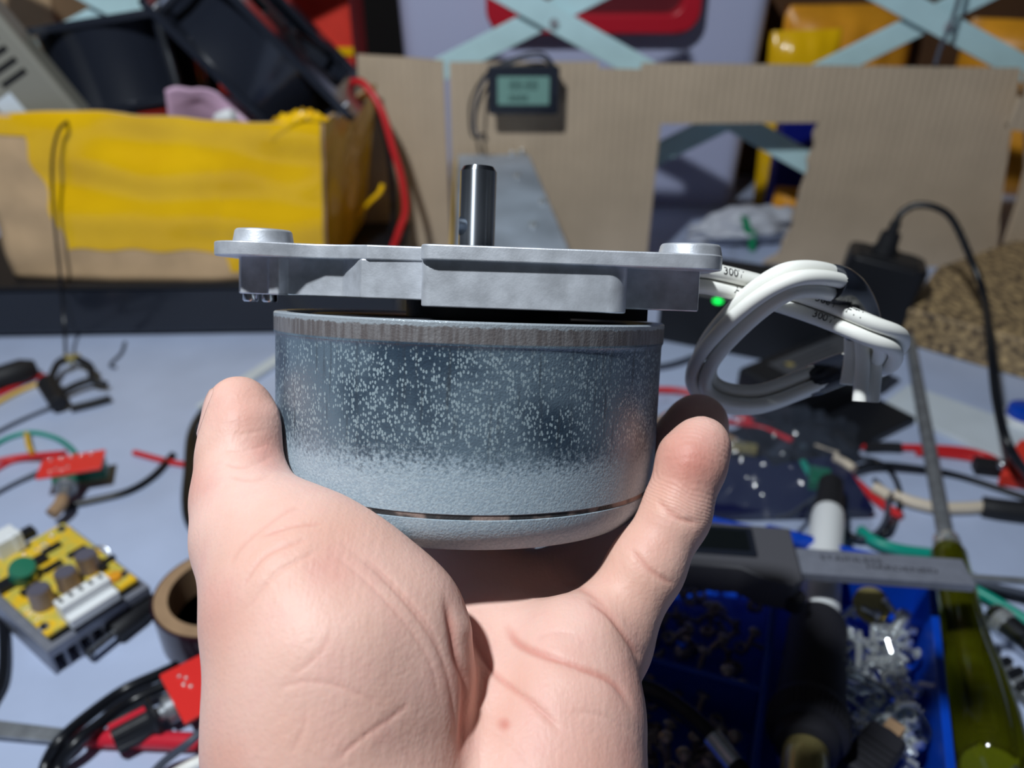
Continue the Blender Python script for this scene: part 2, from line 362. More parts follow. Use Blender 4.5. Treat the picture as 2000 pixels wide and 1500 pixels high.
# ------------------------------------------------------------------ the motor
ax = (RT * 0.036 + UP * 1.0 - FWD * 0.104).normalized()
rimc = C(-0.0094, 0.0157, 0.19)
HCAN = 0.044
yw = (FWD - ax * FWD.dot(ax)).normalized(); xw = yw.cross(ax)
MM_ = Matrix((xw, yw, ax)).transposed().to_4x4(); MM_.translation = rimc - ax * HCAN
MI = MM_.inverted(); LEYE = MI @ EYE
def ML(px, py, yl):
    d = MI.to_3x3() @ ray(px, py); t = (yl - LEYE.y) / d.y; p = LEYE + d * t; return p.x, p.z
motor = thing('electric_motor', 'silver electric motor with cast flange and steel shaft held in the hand', 'motor', MM_)
RC = 0.0439
def can_mat():
    m = bpy.data.materials.new('zinc_can'); m.use_nodes = True
    nt = m.node_tree; N = nt.nodes; L = nt.links; b = N['Principled BSDF']
    tc = N.new('ShaderNodeTexCoord'); sp = N.new('ShaderNodeSeparateXYZ'); L.new(tc.outputs['Object'], sp.inputs[0])
    def noise(scale, det=4, stretch=None):
        n = N.new('ShaderNodeTexNoise'); n.inputs['Scale'].default_value = scale; n.inputs['Detail'].default_value = det
        if stretch:
            mp = N.new('ShaderNodeMapping'); mp.inputs['Scale'].default_value = stretch; L.new(tc.outputs['Object'], mp.inputs[0]); L.new(mp.outputs[0], n.inputs['Vector'])
        else: L.new(tc.outputs['Object'], n.inputs['Vector'])
        return n.outputs['Fac']
    def mrange(x, a, c, d=0, e=1):
        q = N.new('ShaderNodeMapRange'); q.interpolation_type = 'SMOOTHSTEP'; L.new(x, q.inputs[0])
        for i, v in enumerate((a, c, d, e)): q.inputs[i + 1].default_value = v
        return q.outputs[0]
    def math_(op, a, c):
        q = N.new('ShaderNodeMath'); q.operation = op
        for i, v in enumerate((a, c)):
            if isinstance(v, (int, float)): q.inputs[i].default_value = v
            else: L.new(v, q.inputs[i])
        return q.outputs[0]
    def mix(f, a, c):
        q = N.new('ShaderNodeMix'); q.data_type = 'RGBA'; L.new(f, q.inputs[0])
        for i, v in ((6, a), (7, c)):
            if isinstance(v, tuple): q.inputs[i].default_value = v
            else: L.new(v, q.inputs[i])
        return q.outputs[2]
    # dark zinc with pale flecks
    big = mix(mrange(noise(55), 0.35, 0.65), lin((66, 84, 102)), lin((118, 138, 154)))
    vor = N.new('ShaderNodeTexVoronoi'); vor.inputs['Scale'].default_value = 2100
    mp = N.new('ShaderNodeMapping'); mp.inputs['Scale'].default_value = (1, 1, 0.62); L.new(tc.outputs['Object'], mp.inputs[0]); L.new(mp.outputs[0], vor.inputs['Vector'])
    sepc = N.new('ShaderNodeSeparateColor'); L.new(vor.outputs['Color'], sepc.inputs[0])
    dens = mrange(noise(70, 3), 0.30, 0.65, 0.25, 0.8)
    pick = math_('LESS_THAN', sepc.outputs[0], dens)
    fl = math_('MULTIPLY', mrange(vor.outputs['Distance'], 0.55, 0.35), pick)
    fl = math_('MULTIPLY', fl, mrange(sp.outputs['Z'], 0.016, 0.023))
    fl = math_('MULTIPLY', fl, mrange(sp.outputs['Z'], 0.0405, 0.037))
    upper = mix(fl, big, lin((176, 196, 205)))
    streak = mrange(noise(900, 2, (1, 1, 0.06)), 0.55, 0.75, 0, 0.55)
    upper = mix(streak, upper, lin((70, 74, 80)))
    zz0 = math_('ADD', sp.outputs['Z'], math_('MULTIPLY', math_('SUBTRACT', noise(900, 3), 0.5), 0.0013))
    # bare ground band at the rim
    rimcol = mix(mrange(noise(1000, 3, (1, 1, 0.12)), 0.35, 0.65), lin((118, 112, 112)), lin((146, 144, 146)))
    upper = mix(mrange(sp.outputs['Z'], 0.0398, 0.0402), upper, rimcol)
    upper = mix(mrange(zz0, 0.0428, 0.0432), upper, lin((178, 188, 196)))
    # paler and more matt towards the bottom, with a grainy upper edge
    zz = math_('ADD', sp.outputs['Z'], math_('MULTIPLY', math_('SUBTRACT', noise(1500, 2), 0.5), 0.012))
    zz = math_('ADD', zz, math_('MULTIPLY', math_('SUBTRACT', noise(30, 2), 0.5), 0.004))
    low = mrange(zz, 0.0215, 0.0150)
    lowcol = mix(mrange(noise(1800, 2), 0.3, 0.7), lin((150, 168, 182)), lin((172, 188, 198)))
    col = mix(low, upper, lowcol)
    ln = math_('MULTIPLY', mrange(sp.outputs['Z'], 0.0074, 0.0076), mrange(sp.outputs['Z'], 0.0085, 0.0083))
    lncol = mix(mrange(noise(120, 2), 0.45, 0.55), lin((52, 52, 54)), lin((150, 130, 122)))
    col = mix(ln, col, lncol)
    L.new(col, b.inputs['Base Color'])
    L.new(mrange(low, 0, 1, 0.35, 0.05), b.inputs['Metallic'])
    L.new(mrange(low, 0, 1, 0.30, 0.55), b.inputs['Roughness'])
    bp = N.new('ShaderNodeBump'); bp.inputs['Strength'].default_value = 0.35; bp.inputs['Distance'].default_value = 0.0004
    L.new(noise(2200, 3), bp.inputs['Height']); L.new(bp.outputs[0], b.inputs['Normal'])
    return m
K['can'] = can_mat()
K['shaft_steel'] = mat('shaft_steel', (190, 196, 204), 0.30, 1.0)
nt_ = K['shaft_steel'].node_tree; tg = nt_.nodes.new('ShaderNodeTangent'); tg.direction_type = 'RADIAL'; tg.axis = 'Z'
b_ = nt_.nodes['Principled BSDF']; b_.inputs['Anisotropic'].default_value = 0.9; b_.inputs['Anisotropic Rotation'].default_value = 0.25
nt_.links.new(tg.outputs[0], b_.inputs['Tangent'])
prof = [(0.0001, 0), (0.030, 0), (0.0362, 0)]
for k in range(1, 9):
    a = R(90 * k / 8); prof.append((0.0362 + 0.0072 * math.sin(a), 0.0074 - 0.0074 * math.cos(a)))
prof += [(0.0432, 0.0075), (0.0432, 0.0084), (0.04345, 0.0086), (0.0436, 0.020), (0.0437, 0.0385), (0.0438, 0.0392), (0.04405, 0.0396), (0.0441, 0.0437), (0.0438, 0.044), (0.0414, 0.044), (0.0412, 0.034), (0.0001, 0.0338)]
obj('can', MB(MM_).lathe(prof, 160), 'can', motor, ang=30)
obj('stator', MB(MM_).lathe([(0.0001, 0.0345), (0.0385, 0.0345), (0.0385, 0.0425), (0.036, 0.0436), (0.0001, 0.0438)], 64), 'black_plastic', motor)
# flange: heights read at the plate's own depths
ztop = ML(1000, 482, -0.031)[1]; zlip = ML(1000, 513, -0.031)[1]; zbotR = ML(1000, 605, -0.029)[1]; zbotL = ML(700, 582, -0.021)[1]
zlipL = ML(640, 505, -0.021)[1]; zrecR = ML(1300, 607, -0.024)[1]
obj('hub', MB(MM_).lathe([(0.019, 0.043), (0.019, zbotR + 0.003)], 40, at((0.004, 0, 0))).box((0.022, 0.004, (0.0445 + zbotR + 0.002) / 2), (0.034, 0.03, zbotR + 0.002 - 0.0445)), 'black_plastic', motor)
xs = ML(820, 500, -0.031)[0]; xr = ML(1228, 560, -0.029)[0]; xe = ML(1374, 560, -0.024)[0]; xR = ML(1408, 500, -0.024)[0]
bx, bz = ML(1354, 485, -0.024); lx, lz = ML(515, 468, -0.010)
def arc(cx, cy, r, a0, a1, n=8): return [(cx + r * math.cos(R(a0 + (a1 - a0) * k / n)), cy + r * math.sin(R(a0 + (a1 - a0) * k / n))) for k in range(n + 1)]
rB = 0.0062
lip = arc(xs + 0.0025, -0.0290, 0.0025, 180, 270, 5) + [(bx - 0.006, -0.0312)] + arc(xR - rB, -0.0248, rB, -90, 0, 8) + arc(xR - 0.004, 0.020, 0.006, 0, 90, 6) + [(0.02, 0.031), (-0.02, 0.031)] + \
    arc(lx + 0.002, 0.014, 0.010, 90, 180, 6) + arc(lx, -0.0105, 0.0100, 180, 285, 9) + [(lx + 0.008, -0.0178), (lx + 0.013, -0.0172), (lx + 0.018, -0.0182), (lx + 0.021, -0.0196), (lx + 0.024, -0.0208), (xs - 0.012, -0.0214), (xs + 0.0004, -0.0214), (xs + 0.0002, -0.024)]
fl = MB(MM_)
fl.prism(lip, zlip, ztop)
x455 = ML(453, 540, -0.012)[0]; x535 = ML(522, 540, -0.0135)[0]; x550 = ML(550, 540, -0.0155)[0]; x700 = ML(690, 540, -0.0195)[0]; x720 = ML(705, 540, -0.021)[0]
left_body = [(x455, -0.0075), (x455 + 0.002, -0.0122), (x535, -0.0132), (x535 + 0.0008, -0.0150), (x550 - 0.0008, -0.0150), (x550 + 0.0006, -0.0126), (x700 - 0.003, -0.0150), (x700, -0.0185), (x720, -0.0208), (xs + 0.004, -0.0212), (xs + 0.004, 0.018), (x455, 0.010)]
fl.prism(left_body, zbotL, zlip + 0.0002)
rb = [(xs + 0.0001, -0.0215)] + arc(xs + 0.0022, -0.0277, 0.0021, 180, 270, 4) + arc(xr - 0.0040, -0.0258, 0.0040, -90, 0, 8) + [(xr, 0.02), (xs + 0.0001, 0.022)]
fl.prism(rb, zbotR, zlip + 0.0002)
fl.prism([(xr - 0.001, -0.0205), (xe, -0.0205), (xe, 0.012), (xr - 0.001, 0.02)], zrecR, zlip + 0.0002)
zb = ML(515, 449, -0.010)[1]; zbr = ML(1354, 477, -0.026)[1]
fl.lathe([(0.0066, ztop - 0.0005), (0.0063, ztop + 0.001), (0.0060, zb - 0.0002), (0.0056, zb), (0.0042, zb), (0.0040, zb - 0.002), (0.0001, zb - 0.002)], 36, at((lx, -0.0100, 0)))
fl.lathe([(0.0064, ztop - 0.0005), (0.0062, ztop + 0.0006), (0.0059, zbr - 0.0002), (0.0056, zbr), (0.0040, zbr), (0.0038, zbr - 0.001), (0.0001, zbr - 0.001)], 36, at((xR - 0.0063, -0.0243, 0)))
obj('mounting_flange', fl, 'alu', motor, bevel=0.00045, seg=2)
obj('bearing_cover', MB(MM_).prism(rrect(0.036, 0.03, 0.006, 5, (0.007, 0.0)), ztop - 0.0002, ztop + 0.0007), 'black_plastic', motor)
for i, (a, b) in enumerate(((473, 503), (511, 540))):
    c0 = ML((a + b) / 2, 580, -0.009)
    obj('bolt_end', MB(MM_).lathe([(0.0001, zbotL - 0.0017), (0.0014, zbotL - 0.0017), (0.0017, zbotL - 0.0013), (0.0017, zbotL + 0.001)], 20, at((c0[0], -0.0085, 0))), 'steel', motor)
# shaft with a cross hole (cut by a boolean, then the cutter is thrown away)
sx, sz = ML(933, 326, 0.0)
sx0 = ML(933, 470, 0.0)[0]
shaft_c = at(((sx + sx0) / 2, 0, 0))
rs = 0.00415
tmpA = obj('shaft', MB(MM_).lathe([(0.0001, 0.040), (rs, 0.040), (rs, sz - 0.0011), (rs - 0.0002, sz - 0.0008), (rs - 0.0007, sz), (0.0001, sz)], 64, shaft_c), 'shaft_steel', motor, ang=25)
hz = ML(903, 441, -0.002)[1]; hd = Vector((-math.sin(R(60)), -math.cos(R(60)), 0)); hc = Vector(((sx + sx0) / 2, 0, hz))
tmpB = obj('cutter', MB(MM_).cyl(hc + hd * 0.0005, hc + hd * 0.008, 0.0022, seg=32), 'steel', motor)
q = tmpA.modifiers.new('b', 'BOOLEAN'); q.object = tmpB; q.operation = 'DIFFERENCE'; q.solver = 'EXACT'
bpy.context.view_layer.update()
me = bpy.data.meshes.new_from_object(tmpA.evaluated_get(bpy.context.evaluated_depsgraph_get()))
tmpA.modifiers.clear(); tmpA.data = me; bpy.data.objects.remove(tmpB); me.set_sharp_from_angle(angle=R(30))
# lead wires: one bundle of four tied in a loop
bp_ = [(1330, 542, .186), (1385, 544, .187), (1490, 569, .191), (1600, 605, .191), (1690, 642, .188), (1738, 664, .191), (1733, 694, .201), (1694, 712, .212), (1648, 720, .214), (1568, 750, .213),
       (1480, 780, .212), (1405, 774, .212), (1370, 742, .210), (1384, 690, .203), (1440, 622, .189), (1512, 563, .181), (1570, 545, .181), (1640, 560, .188), (1676, 610, .199), (1686, 690, .203), (1676, 782, .204)]
bpts = spline([P(*q) for q in bp_], 10)
bf = frames(bpts)
wr = 0.00172
wire_paths = []
offs = ((1, 1), (-1, 1), (-1, -1), (1, -1))
for i, (a, b) in enumerate(offs):
    path = []
    for j, (p, n, bb, t) in enumerate(bf):
        tw = 0.35 * math.sin(j * 0.045 + 0.4) + 0.25
        nn = n * math.cos(tw) + bb * math.sin(tw); b2 = bb * math.cos(tw) - n * math.sin(tw)
        s = 1.04 if j < len(bf) - 16 else 1.04 + (j - len(bf) + 16) * 0.018
        path.append(p + (nn * a + b2 * b) * wr * s)
    if i in (0, 3): path = path[:-6 + i]
    wire_paths.append(path)
    o = obj('lead_wire', MB().tube(path, wr, 14, smooth=False), 'cable_white', motor)
def text_on(path, s0, txt, size, r, parent, m='ink', lean=0.25, name='printed_text', flip=False):
    fr = frames([Vector(p) for p in path]); acc = [0]
    for i in range(1, len(fr)): acc.append(acc[-1] + (fr[i][0] - fr[i - 1][0]).length)
    vs, fs = text_geo(txt, size); out = []
    for v in vs:
        s = s0 + (-v.x if flip else v.x); i = max(0, min(len(fr) - 2, next((k for k in range(len(acc) - 1) if acc[k + 1] > s), len(fr) - 2)))
        f = (s - acc[i]) / max(1e-9, acc[i + 1] - acc[i]); p = fr[i][0].lerp(fr[i + 1][0], f); t = (fr[i + 1][0] - fr[i][0]).normalized()
        d = -FWD + UP * lean; d = (d - t * d.dot(t)).normalized(); e = t.cross(d) * (-1 if flip else 1)
        e = -e if e.dot(UP) < 0 else e
        a = v.y / r; out.append(p + (d * math.cos(a) + e * math.sin(a)) * (r + 0.00006))
    return obj(name, MB().add(out, fs), m, parent, smooth=False)
def arclen(path, px):                                # arc length where a path first passes image column px
    L_ = 0
    for i in range(1, len(path)):
        L_ += (path[i] - path[i - 1]).length
        if proj(path[i])[0] > px: return L_
    return L_
def order(px):                                       # wires sorted by nearness to the eye where they pass column px
    return sorted(wire_paths, key=lambda w_: min((abs(proj(p)[0] - px), proj(p)[2]) for p in w_[:60])[1])
o1 = order(1420); o2 = order(1640)
for pth, s, t in ((o1[0], 1418, '300V'), (o1[1], 1452, 'AWM  1'), (o1[2], 1400, '300V'), (o2[0], 1635, '300V   FT1'), (o2[1], 1600, '300V')):
    text_on(pth, arclen(pth, s), t, 0.0026, wr, motor)
def sleeve(i0, i1, r):
    pts = [bpts[i] for i in range(i0, i1)]
    return MB().tube(pts, lambda t: r * (1 - 0.10 * (abs(2 * t - 1) ** 6)), 18, smooth=False)
def near(px, lo, hi): return min(range(lo, hi), key=lambda i: abs(proj(bpts[i])[0] - px))
obj('heat_shrink_sleeve', sleeve(near(1660, 75, 90), near(1566, 82, 100), 0.0043), 'black_gloss', motor)
obj('heat_shrink_sleeve', sleeve(near(1618, 155, 172), near(1687, 172, 190) - 2, 0.0047), 'black_gloss', motor)

# ------------------------------------------------------------------ the hand (one continuous surface)
def CP(px, py, D):                                   # image point + depth (mm) to eye space (mm)
    return np.array(((px - 1000) / FPX * D, (750 - py) / FPX * D, D), dtype=np.float32)
ST = 0.8
lo = np.array((-76, -178, 40), np.float32); hi = np.array((62, 12, 262), np.float32)
nx, ny, nz = [int((hi[i] - lo[i]) / ST) + 1 for i in range(3)]
gx = lo[0] + ST * np.arange(nx, dtype=np.float32); gy = lo[1] + ST * np.arange(ny, dtype=np.float32); gz = lo[2] + ST * np.arange(nz, dtype=np.float32)
FAR = 40.0
def new_field(): return np.full((nx, ny, nz), FAR, np.float32)
def cone_seg(p, a, b, ra, rb):
    ab = b - a; L2 = float(ab @ ab)
    X = p[0] - a[0]; Y = p[1] - a[1]; Z = p[2] - a[2]
    t = np.clip((X * ab[0] + Y * ab[1] + Z * ab[2]) / L2, 0, 1)
    d = np.sqrt((X - ab[0] * t) ** 2 + (Y - ab[1] * t) ** 2 + (Z - ab[2] * t) ** 2)
    return d - (ra + (rb - ra) * (t * t * (3 - 2 * t)))
def smin(a, b, k):
    h = np.clip(k - np.abs(a - b), 0, None) / k
    return np.minimum(a, b) - h * h * k * 0.25
def add_chain(F, ch, k):
    pts = [(CP(*c[:3]), c[3]) for c in ch]
    for (a, ra), (b, rb) in zip(pts, pts[1:]):
        m = max(ra, rb) + k + 6
        i0 = np.clip(((np.minimum(a, b) - m - lo) / ST).astype(int), 0, (nx, ny, nz)); i1 = np.clip(((np.maximum(a, b) + m - lo) / ST).astype(int) + 2, 0, (nx, ny, nz))
        s = tuple(slice(i0[q], i1[q]) for q in range(3))
        p = (gx[s[0]][:, None, None], gy[s[1]][None, :, None], gz[s[2]][None, None, :])
        d = cone_seg(p, a, b, ra, rb); F[s] = smin(F[s], d, k)
    return F
palm = new_field()
for ch, k in HAND_PALM: add_chain(palm, ch, k)
hand = palm.copy()
for ch, k in HAND_FINGERS:
    f = add_chain(new_field(), ch, 3.0)
    hand = np.minimum(hand, smin(palm, f, k))
# the can presses into the flesh: cut its volume out
Lm = np.array(MI @ Matrix.Translation(EYE) @ Matrix((RT, UP, FWD)).transposed().to_4x4())   # eye space (m) to motor space
gX = gx[:, None, None] / 1000; gY = gy[None, :, None] / 1000; gZ = gz[None, None, :] / 1000
lxx = Lm[0, 0] * gX + Lm[0, 1] * gY + Lm[0, 2] * gZ + Lm[0, 3]; lyy = Lm[1, 0] * gX + Lm[1, 1] * gY + Lm[1, 2] * gZ + Lm[1, 3]; lzz = Lm[2, 0] * gX + Lm[2, 1] * gY + Lm[2, 2] * gZ + Lm[2, 3]
rr = np.sqrt(lxx * lxx + lyy * lyy); fil = 0.0074
qx = np.maximum(rr - (0.04405 - fil), 0); qz = np.maximum(fil - lzz, 0)
dcan = np.where(lzz < fil, np.where(rr < 0.04405 - fil, -lzz, np.sqrt(qx * qx + qz * qz) - fil), rr - 0.04405) * 1000
dcan = np.maximum(dcan, (lzz - 0.05) * 1000).astype(np.float32)
hand = -smin(-hand, dcan - 0.15, 0.8)
del lxx, lyy, lzz, rr, qx, qz, dcan, palm
def surface_nets(F):
    ins = F < 0
    c = ins[:-1, :-1, :-1].astype(np.int8)
    for dx in (0, 1):
        for dy in (0, 1):
            for dz in (0, 1):
                if dx + dy + dz: c = c + ins[dx:nx - 1 + dx, dy:ny - 1 + dy, dz:nz - 1 + dz]
    act = (c > 0) & (c < 8); ids = np.full(act.shape, -1, np.int64); I = np.argwhere(act); ids[act] = np.arange(len(I))
    acc = np.zeros((len(I), 3)); cnt = np.zeros(len(I))
    cor = [(0, 0, 0), (1, 0, 0), (0, 1, 0), (1, 1, 0), (0, 0, 1), (1, 0, 1), (0, 1, 1), (1, 1, 1)]
    for a in range(8):
        for b in range(a + 1, 8):
            A = np.array(cor[a]); B = np.array(cor[b])
            if np.abs(A - B).sum() != 1: continue
            fa = F[tuple((I + A).T)]; fb = F[tuple((I + B).T)]; m = (fa < 0) != (fb < 0)
            t = np.where(m, fa / np.where(m, fa - fb, 1), 0)[:, None]
            acc += np.where(m[:, None], A + (B - A) * t, 0); cnt += m
    V = (I + acc / cnt[:, None]) * ST + lo
    Fs = []
    for ax_ in range(3):
        sl0 = [slice(1, -1)] * 3; sl0[ax_] = slice(0, -1); sl1 = [slice(1, -1)] * 3; sl1[ax_] = slice(1, None)
        a = ins[tuple(sl0)]; b = ins[tuple(sl1)]
        for flip in (False, True):
            q = np.argwhere((a & ~b) if not flip else (~a & b))
            if not len(q): continue
            off = np.ones(3, int); off[ax_] = 0; q = q + off
            u, v = [(1, 2), (2, 0), (0, 1)][ax_]
            e = np.zeros(3, int); e[u] = 1; g = np.zeros(3, int); g[v] = 1
            quad = np.stack([ids[tuple((q - e - g).T)], ids[tuple((q - g).T)], ids[tuple(q.T)], ids[tuple((q - e).T)]], 1)
            Fs.append(quad if not flip else quad[:, ::-1])
    return V, np.concatenate(Fs)
HV, HF = surface_nets(hand); del hand
q_ = HV[HF[:, :3]]; vol_ = (q_[:, 0] * np.cross(q_[:, 1], q_[:, 2])).sum()   # eye space is left-handed
if vol_ > 0: HF = HF[:, ::-1]
B3 = np.array(Matrix((RT, UP, FWD)).transposed()); EY = np.array(EYE)
root = Vector(P(800, 1450, 0.14))
hand_thing = thing('hand', 'bare left hand, palm towards the viewer, gripping the motor from below', 'hand', at(root))
me = bpy.data.meshes.new('skin'); me.from_pydata(((HV / 1000) @ B3.T + EY - np.array(root)).tolist(), [], HF.tolist()); me.update()
# one level of subdivision, then relax, then press the creases in
b = bmesh.new(); b.from_mesh(me)
for _ in range(3): bmesh.ops.smooth_vert(b, verts=b.verts, factor=0.5, use_axis_x=True, use_axis_y=True, use_axis_z=True)
b.to_mesh(me); b.free()
ho = bpy.data.objects.new('skin', me); COL.objects.link(ho); q = ho.modifiers.new('s', 'SUBSURF'); q.levels = 1; q.render_levels = 1
bpy.context.view_layer.update()
me = bpy.data.meshes.new_from_object(ho.evaluated_get(bpy.context.evaluated_depsgraph_get())); ho.modifiers.clear(); ho.data = me
n = len(me.vertices); co = np.empty(n * 3, np.float32); me.vertices.foreach_get('co', co); co = co.reshape(-1, 3)
no = np.empty(n * 3, np.float32); me.vertex_normals.foreach_get('vector', no); no = no.reshape(-1, 3)
E = (co + np.array(root) - EY) @ B3
PX = 1000 + FPX * E[:, 0] / E[:, 2]; PY = 750 - FPX * E[:, 1] / E[:, 2]
view = -(co + np.array(root) - EY); view /= np.linalg.norm(view, axis=1)[:, None]
facing = np.clip((no * view).sum(1) * 3, 0, 1)
disp = np.zeros(n, np.float32); red = np.zeros(n, np.float32)
def poly_dist(pl):
    best = np.full(n, 1e9, np.float32); pl = [np.array((v.x, v.y)) for v in spline([(p[0], p[1], 0) for p in pl], 6)]
    frac = np.zeros(n, np.float32)
    for k, (a, b_) in enumerate(zip(pl, pl[1:])):
        ab = b_ - a; t = np.clip(((PX - a[0]) * ab[0] + (PY - a[1]) * ab[1]) / (ab @ ab + 1e-9), 0, 1)
        dd = np.hypot(PX - a[0] - ab[0] * t, PY - a[1] - ab[1] * t); m = dd < best
        best = np.where(m, dd, best); frac = np.where(m, (k + t) / (len(pl) - 1), frac)
    f = np.clip(np.minimum(frac, 1 - frac) / 0.22, 0, 1)
    return best, f * f * (3 - 2 * f)
for pl, amp, wd in CREASES:
    d, fd_ = poly_dist(pl); wd = wd * 0.75; amp = amp * 0.62; g = fd_ * np.exp(-(d / wd) ** 2)
    disp -= amp * g - fd_ * amp * 0.22 * np.exp(-((d - wd * 4) / (wd * 3)) ** 2); red = np.maximum(red, g * min(0.8, amp * 1.6))
for (px, py, rad, amp) in PADS:
    d = np.hypot(PX - px, PY - py); disp += amp * np.exp(-(d / rad) ** 2)
for (px, py, rad, amt) in REDS:
    d = np.hypot(PX - px, PY - py); red = np.maximum(red, amt * np.exp(-(d / rad) ** 2))
co += no * (disp * facing * 0.001)[:, None]
me.vertices.foreach_set('co', co.reshape(-1)); me.update()
at_ = me.attributes.new('flush', 'FLOAT', 'POINT'); at_.data.foreach_set('value', red * np.clip(facing + 0.2, 0, 1))
me.polygons.foreach_set('use_smooth', [True] * len(me.polygons))
def skin_mat():
    m = bpy.data.materials.new('skin'); m.use_nodes = True
    nt = m.node_tree; N = nt.nodes; L = nt.links; b = N['Principled BSDF']
    tc = N.new('ShaderNodeTexCoord')
    def noise(scale, det=4, st=None):
        n_ = N.new('ShaderNodeTexNoise'); n_.inputs['Scale'].default_value = scale; n_.inputs['Detail'].default_value = det
        L.new(tc.outputs['Object'], n_.inputs['Vector']); return n_.outputs['Fac']
    def mix(f, a, c):
        q = N.new('ShaderNodeMix'); q.data_type = 'RGBA'; L.new(f, q.inputs[0])
        for i, v in ((6, a), (7, c)):
            if isinstance(v, tuple): q.inputs[i].default_value = v
            else: L.new(v, q.inputs[i])
        return q.outputs[2]
    def mr(x, a, c, d=0, e=1):
        q = N.new('ShaderNodeMapRange'); L.new(x, q.inputs[0])
        for i, v in enumerate((a, c, d, e)): q.inputs[i + 1].default_value = v
        return q.outputs[0]
    base = mix(mr(noise(38), 0.35, 0.65), lin((224, 178, 162)), lin((234, 196, 184)))
    base = mix(mr(noise(150), 0.5, 0.75, 0, 0.35), base, lin((220, 160, 150)))
    base = mix(mr(noise(22, 2), 0.45, 0.7, 0, 0.35), base, lin((212, 158, 128)))
    at2 = N.new('ShaderNodeAttribute'); at2.attribute_name = 'flush'
    base = mix(mr(at2.outputs['Fac'], 0, 1, 0, 0.8), base, lin((198, 118, 104)))
    L.new(base, b.inputs['Base Color'])
    b.inputs['Roughness'].default_value = 0.5; b.inputs['Specular IOR Level'].default_value = 0.3
    b.inputs['Subsurface Weight'].default_value = 0.25; b.inputs['Subsurface Radius'].default_value = (1.0, 0.35, 0.2); b.inputs['Subsurface Scale'].default_value = 0.0022
    # finger-print ridges on the little finger's pad, fine skin grain elsewhere
    pc = P(1348, 925, 0.170) - root
    d = N.new('ShaderNodeVectorMath'); d.operation = 'DISTANCE'; d.inputs[1].default_value = pc; L.new(tc.outputs['Object'], d.inputs[0])
    mp = N.new('ShaderNodeMapping'); mp.inputs['Location'].default_value = -pc * 1.0; L.new(tc.outputs['Object'], mp.inputs[0])
    wv = N.new('ShaderNodeTexWave'); wv.wave_type = 'RINGS'; wv.rings_direction = 'SPHERICAL'; wv.inputs['Scale'].default_value = 560; wv.inputs['Distortion'].default_value = 7; wv.inputs['Detail'].default_value = 1; wv.inputs['Detail Scale'].default_value = 0.3
    L.new(mp.outputs[0], wv.inputs['Vector'])
    mu = N.new('ShaderNodeMath'); mu.operation = 'MULTIPLY'; L.new(wv.outputs['Fac'], mu.inputs[0]); L.new(mr(d.outputs['Value'], 0.013, 0.009, 0, 0.6), mu.inputs[1])
    vo = N.new('ShaderNodeTexVoronoi'); vo.inputs['Scale'].default_value = 1300; L.new(tc.outputs['Object'], vo.inputs['Vector'])
    ad = N.new('ShaderNodeMath'); ad.operation = 'ADD'; L.new(mu.outputs[0], ad.inputs[0])
    m3 = N.new('ShaderNodeMath'); m3.operation = 'MULTIPLY'; m3.inputs[1].default_value = 0.5; L.new(vo.outputs['Distance'], m3.inputs[0]); L.new(m3.outputs[0], ad.inputs[1])
    ad2 = N.new('ShaderNodeMath'); ad2.operation = 'ADD'; L.new(ad.outputs[0], ad2.inputs[0]); L.new(noise(800, 5), ad2.inputs[1])
    acc = ad2.outputs[0]
    for ang_, sc_ in ((40, 420), (-35, 380)):
        mp2 = N.new('ShaderNodeMapping'); mp2.inputs['Rotation'].default_value = (0.6, 0, R(ang_)); mp2.inputs['Scale'].default_value = (1, 0.12, 0.5); L.new(tc.outputs['Object'], mp2.inputs[0])
        n5 = N.new('ShaderNodeTexNoise'); n5.inputs['Scale'].default_value = sc_ * 2; n5.inputs['Detail'].default_value = 2; L.new(mp2.outputs[0], n5.inputs['Vector'])
        a5 = N.new('ShaderNodeMath'); a5.operation = 'MULTIPLY_ADD'; a5.inputs[1].default_value = 0.9; L.new(n5.outputs['Fac'], a5.inputs[0]); L.new(acc, a5.inputs[2]); acc = a5.outputs[0]
    bp = N.new('ShaderNodeBump'); bp.inputs['Strength'].default_value = 0.42; bp.inputs['Distance'].default_value = 0.00018
    L.new(acc, bp.inputs['Height']); L.new(bp.outputs[0], b.inputs['Normal'])
    return m
K['skin'] = skin_mat(); me.materials.append(K['skin'])
ho.parent = hand_thing; WM[ho.name] = at(root); ho.name = 'skin'
K['nail'] = mat('nail', (226, 184, 172), 0.25, coat=0.3)
# thumb nail: the patch of skin on the thumb's back edge, lifted and thickened
nc = np.array(P(*NAIL[:3])) - np.array(root); nd = np.array((RT * NAIL[3] + UP * NAIL[4] - FWD * NAIL[5]).normalized())
up_ = np.array((UP * 1.0 + RT * 0.12).normalized()); sd = np.cross(up_, nd)
from mathutils.bvhtree import BVHTree
tree = BVHTree.FromPolygons([Vector(c) for c in co.tolist()], [tuple(p.vertices) for p in me.polygons])
NU, NV = 14, 18; nvs = []; nd_v = Vector(nd); good = True
for j in range(NV + 1):
    for i in range(NU + 1):
        a_, b_2 = 2 * i / NU - 1, 2 * j / NV - 1
        sq = (abs(a_) ** 4 + abs(b_2) ** 4) ** 0.25; mx_ = max(abs(a_), abs(b_2)); k_ = (mx_ / sq) if sq > 1e-6 else 1
        q_ = Vector(nc) + Vector(sd) * (a_ * k_ * 0.0050) + Vector(up_) * (b_2 * k_ * 0.0052)
        h_, hn, _, _ = tree.ray_cast(q_ + nd_v * 0.02, -nd_v)
        if h_ is None: h_, hn, _, _ = tree.find_nearest(q_)
        nvs.append(h_ + hn * (0.00032 if mx_ < 0.93 else 0.00004) + root)
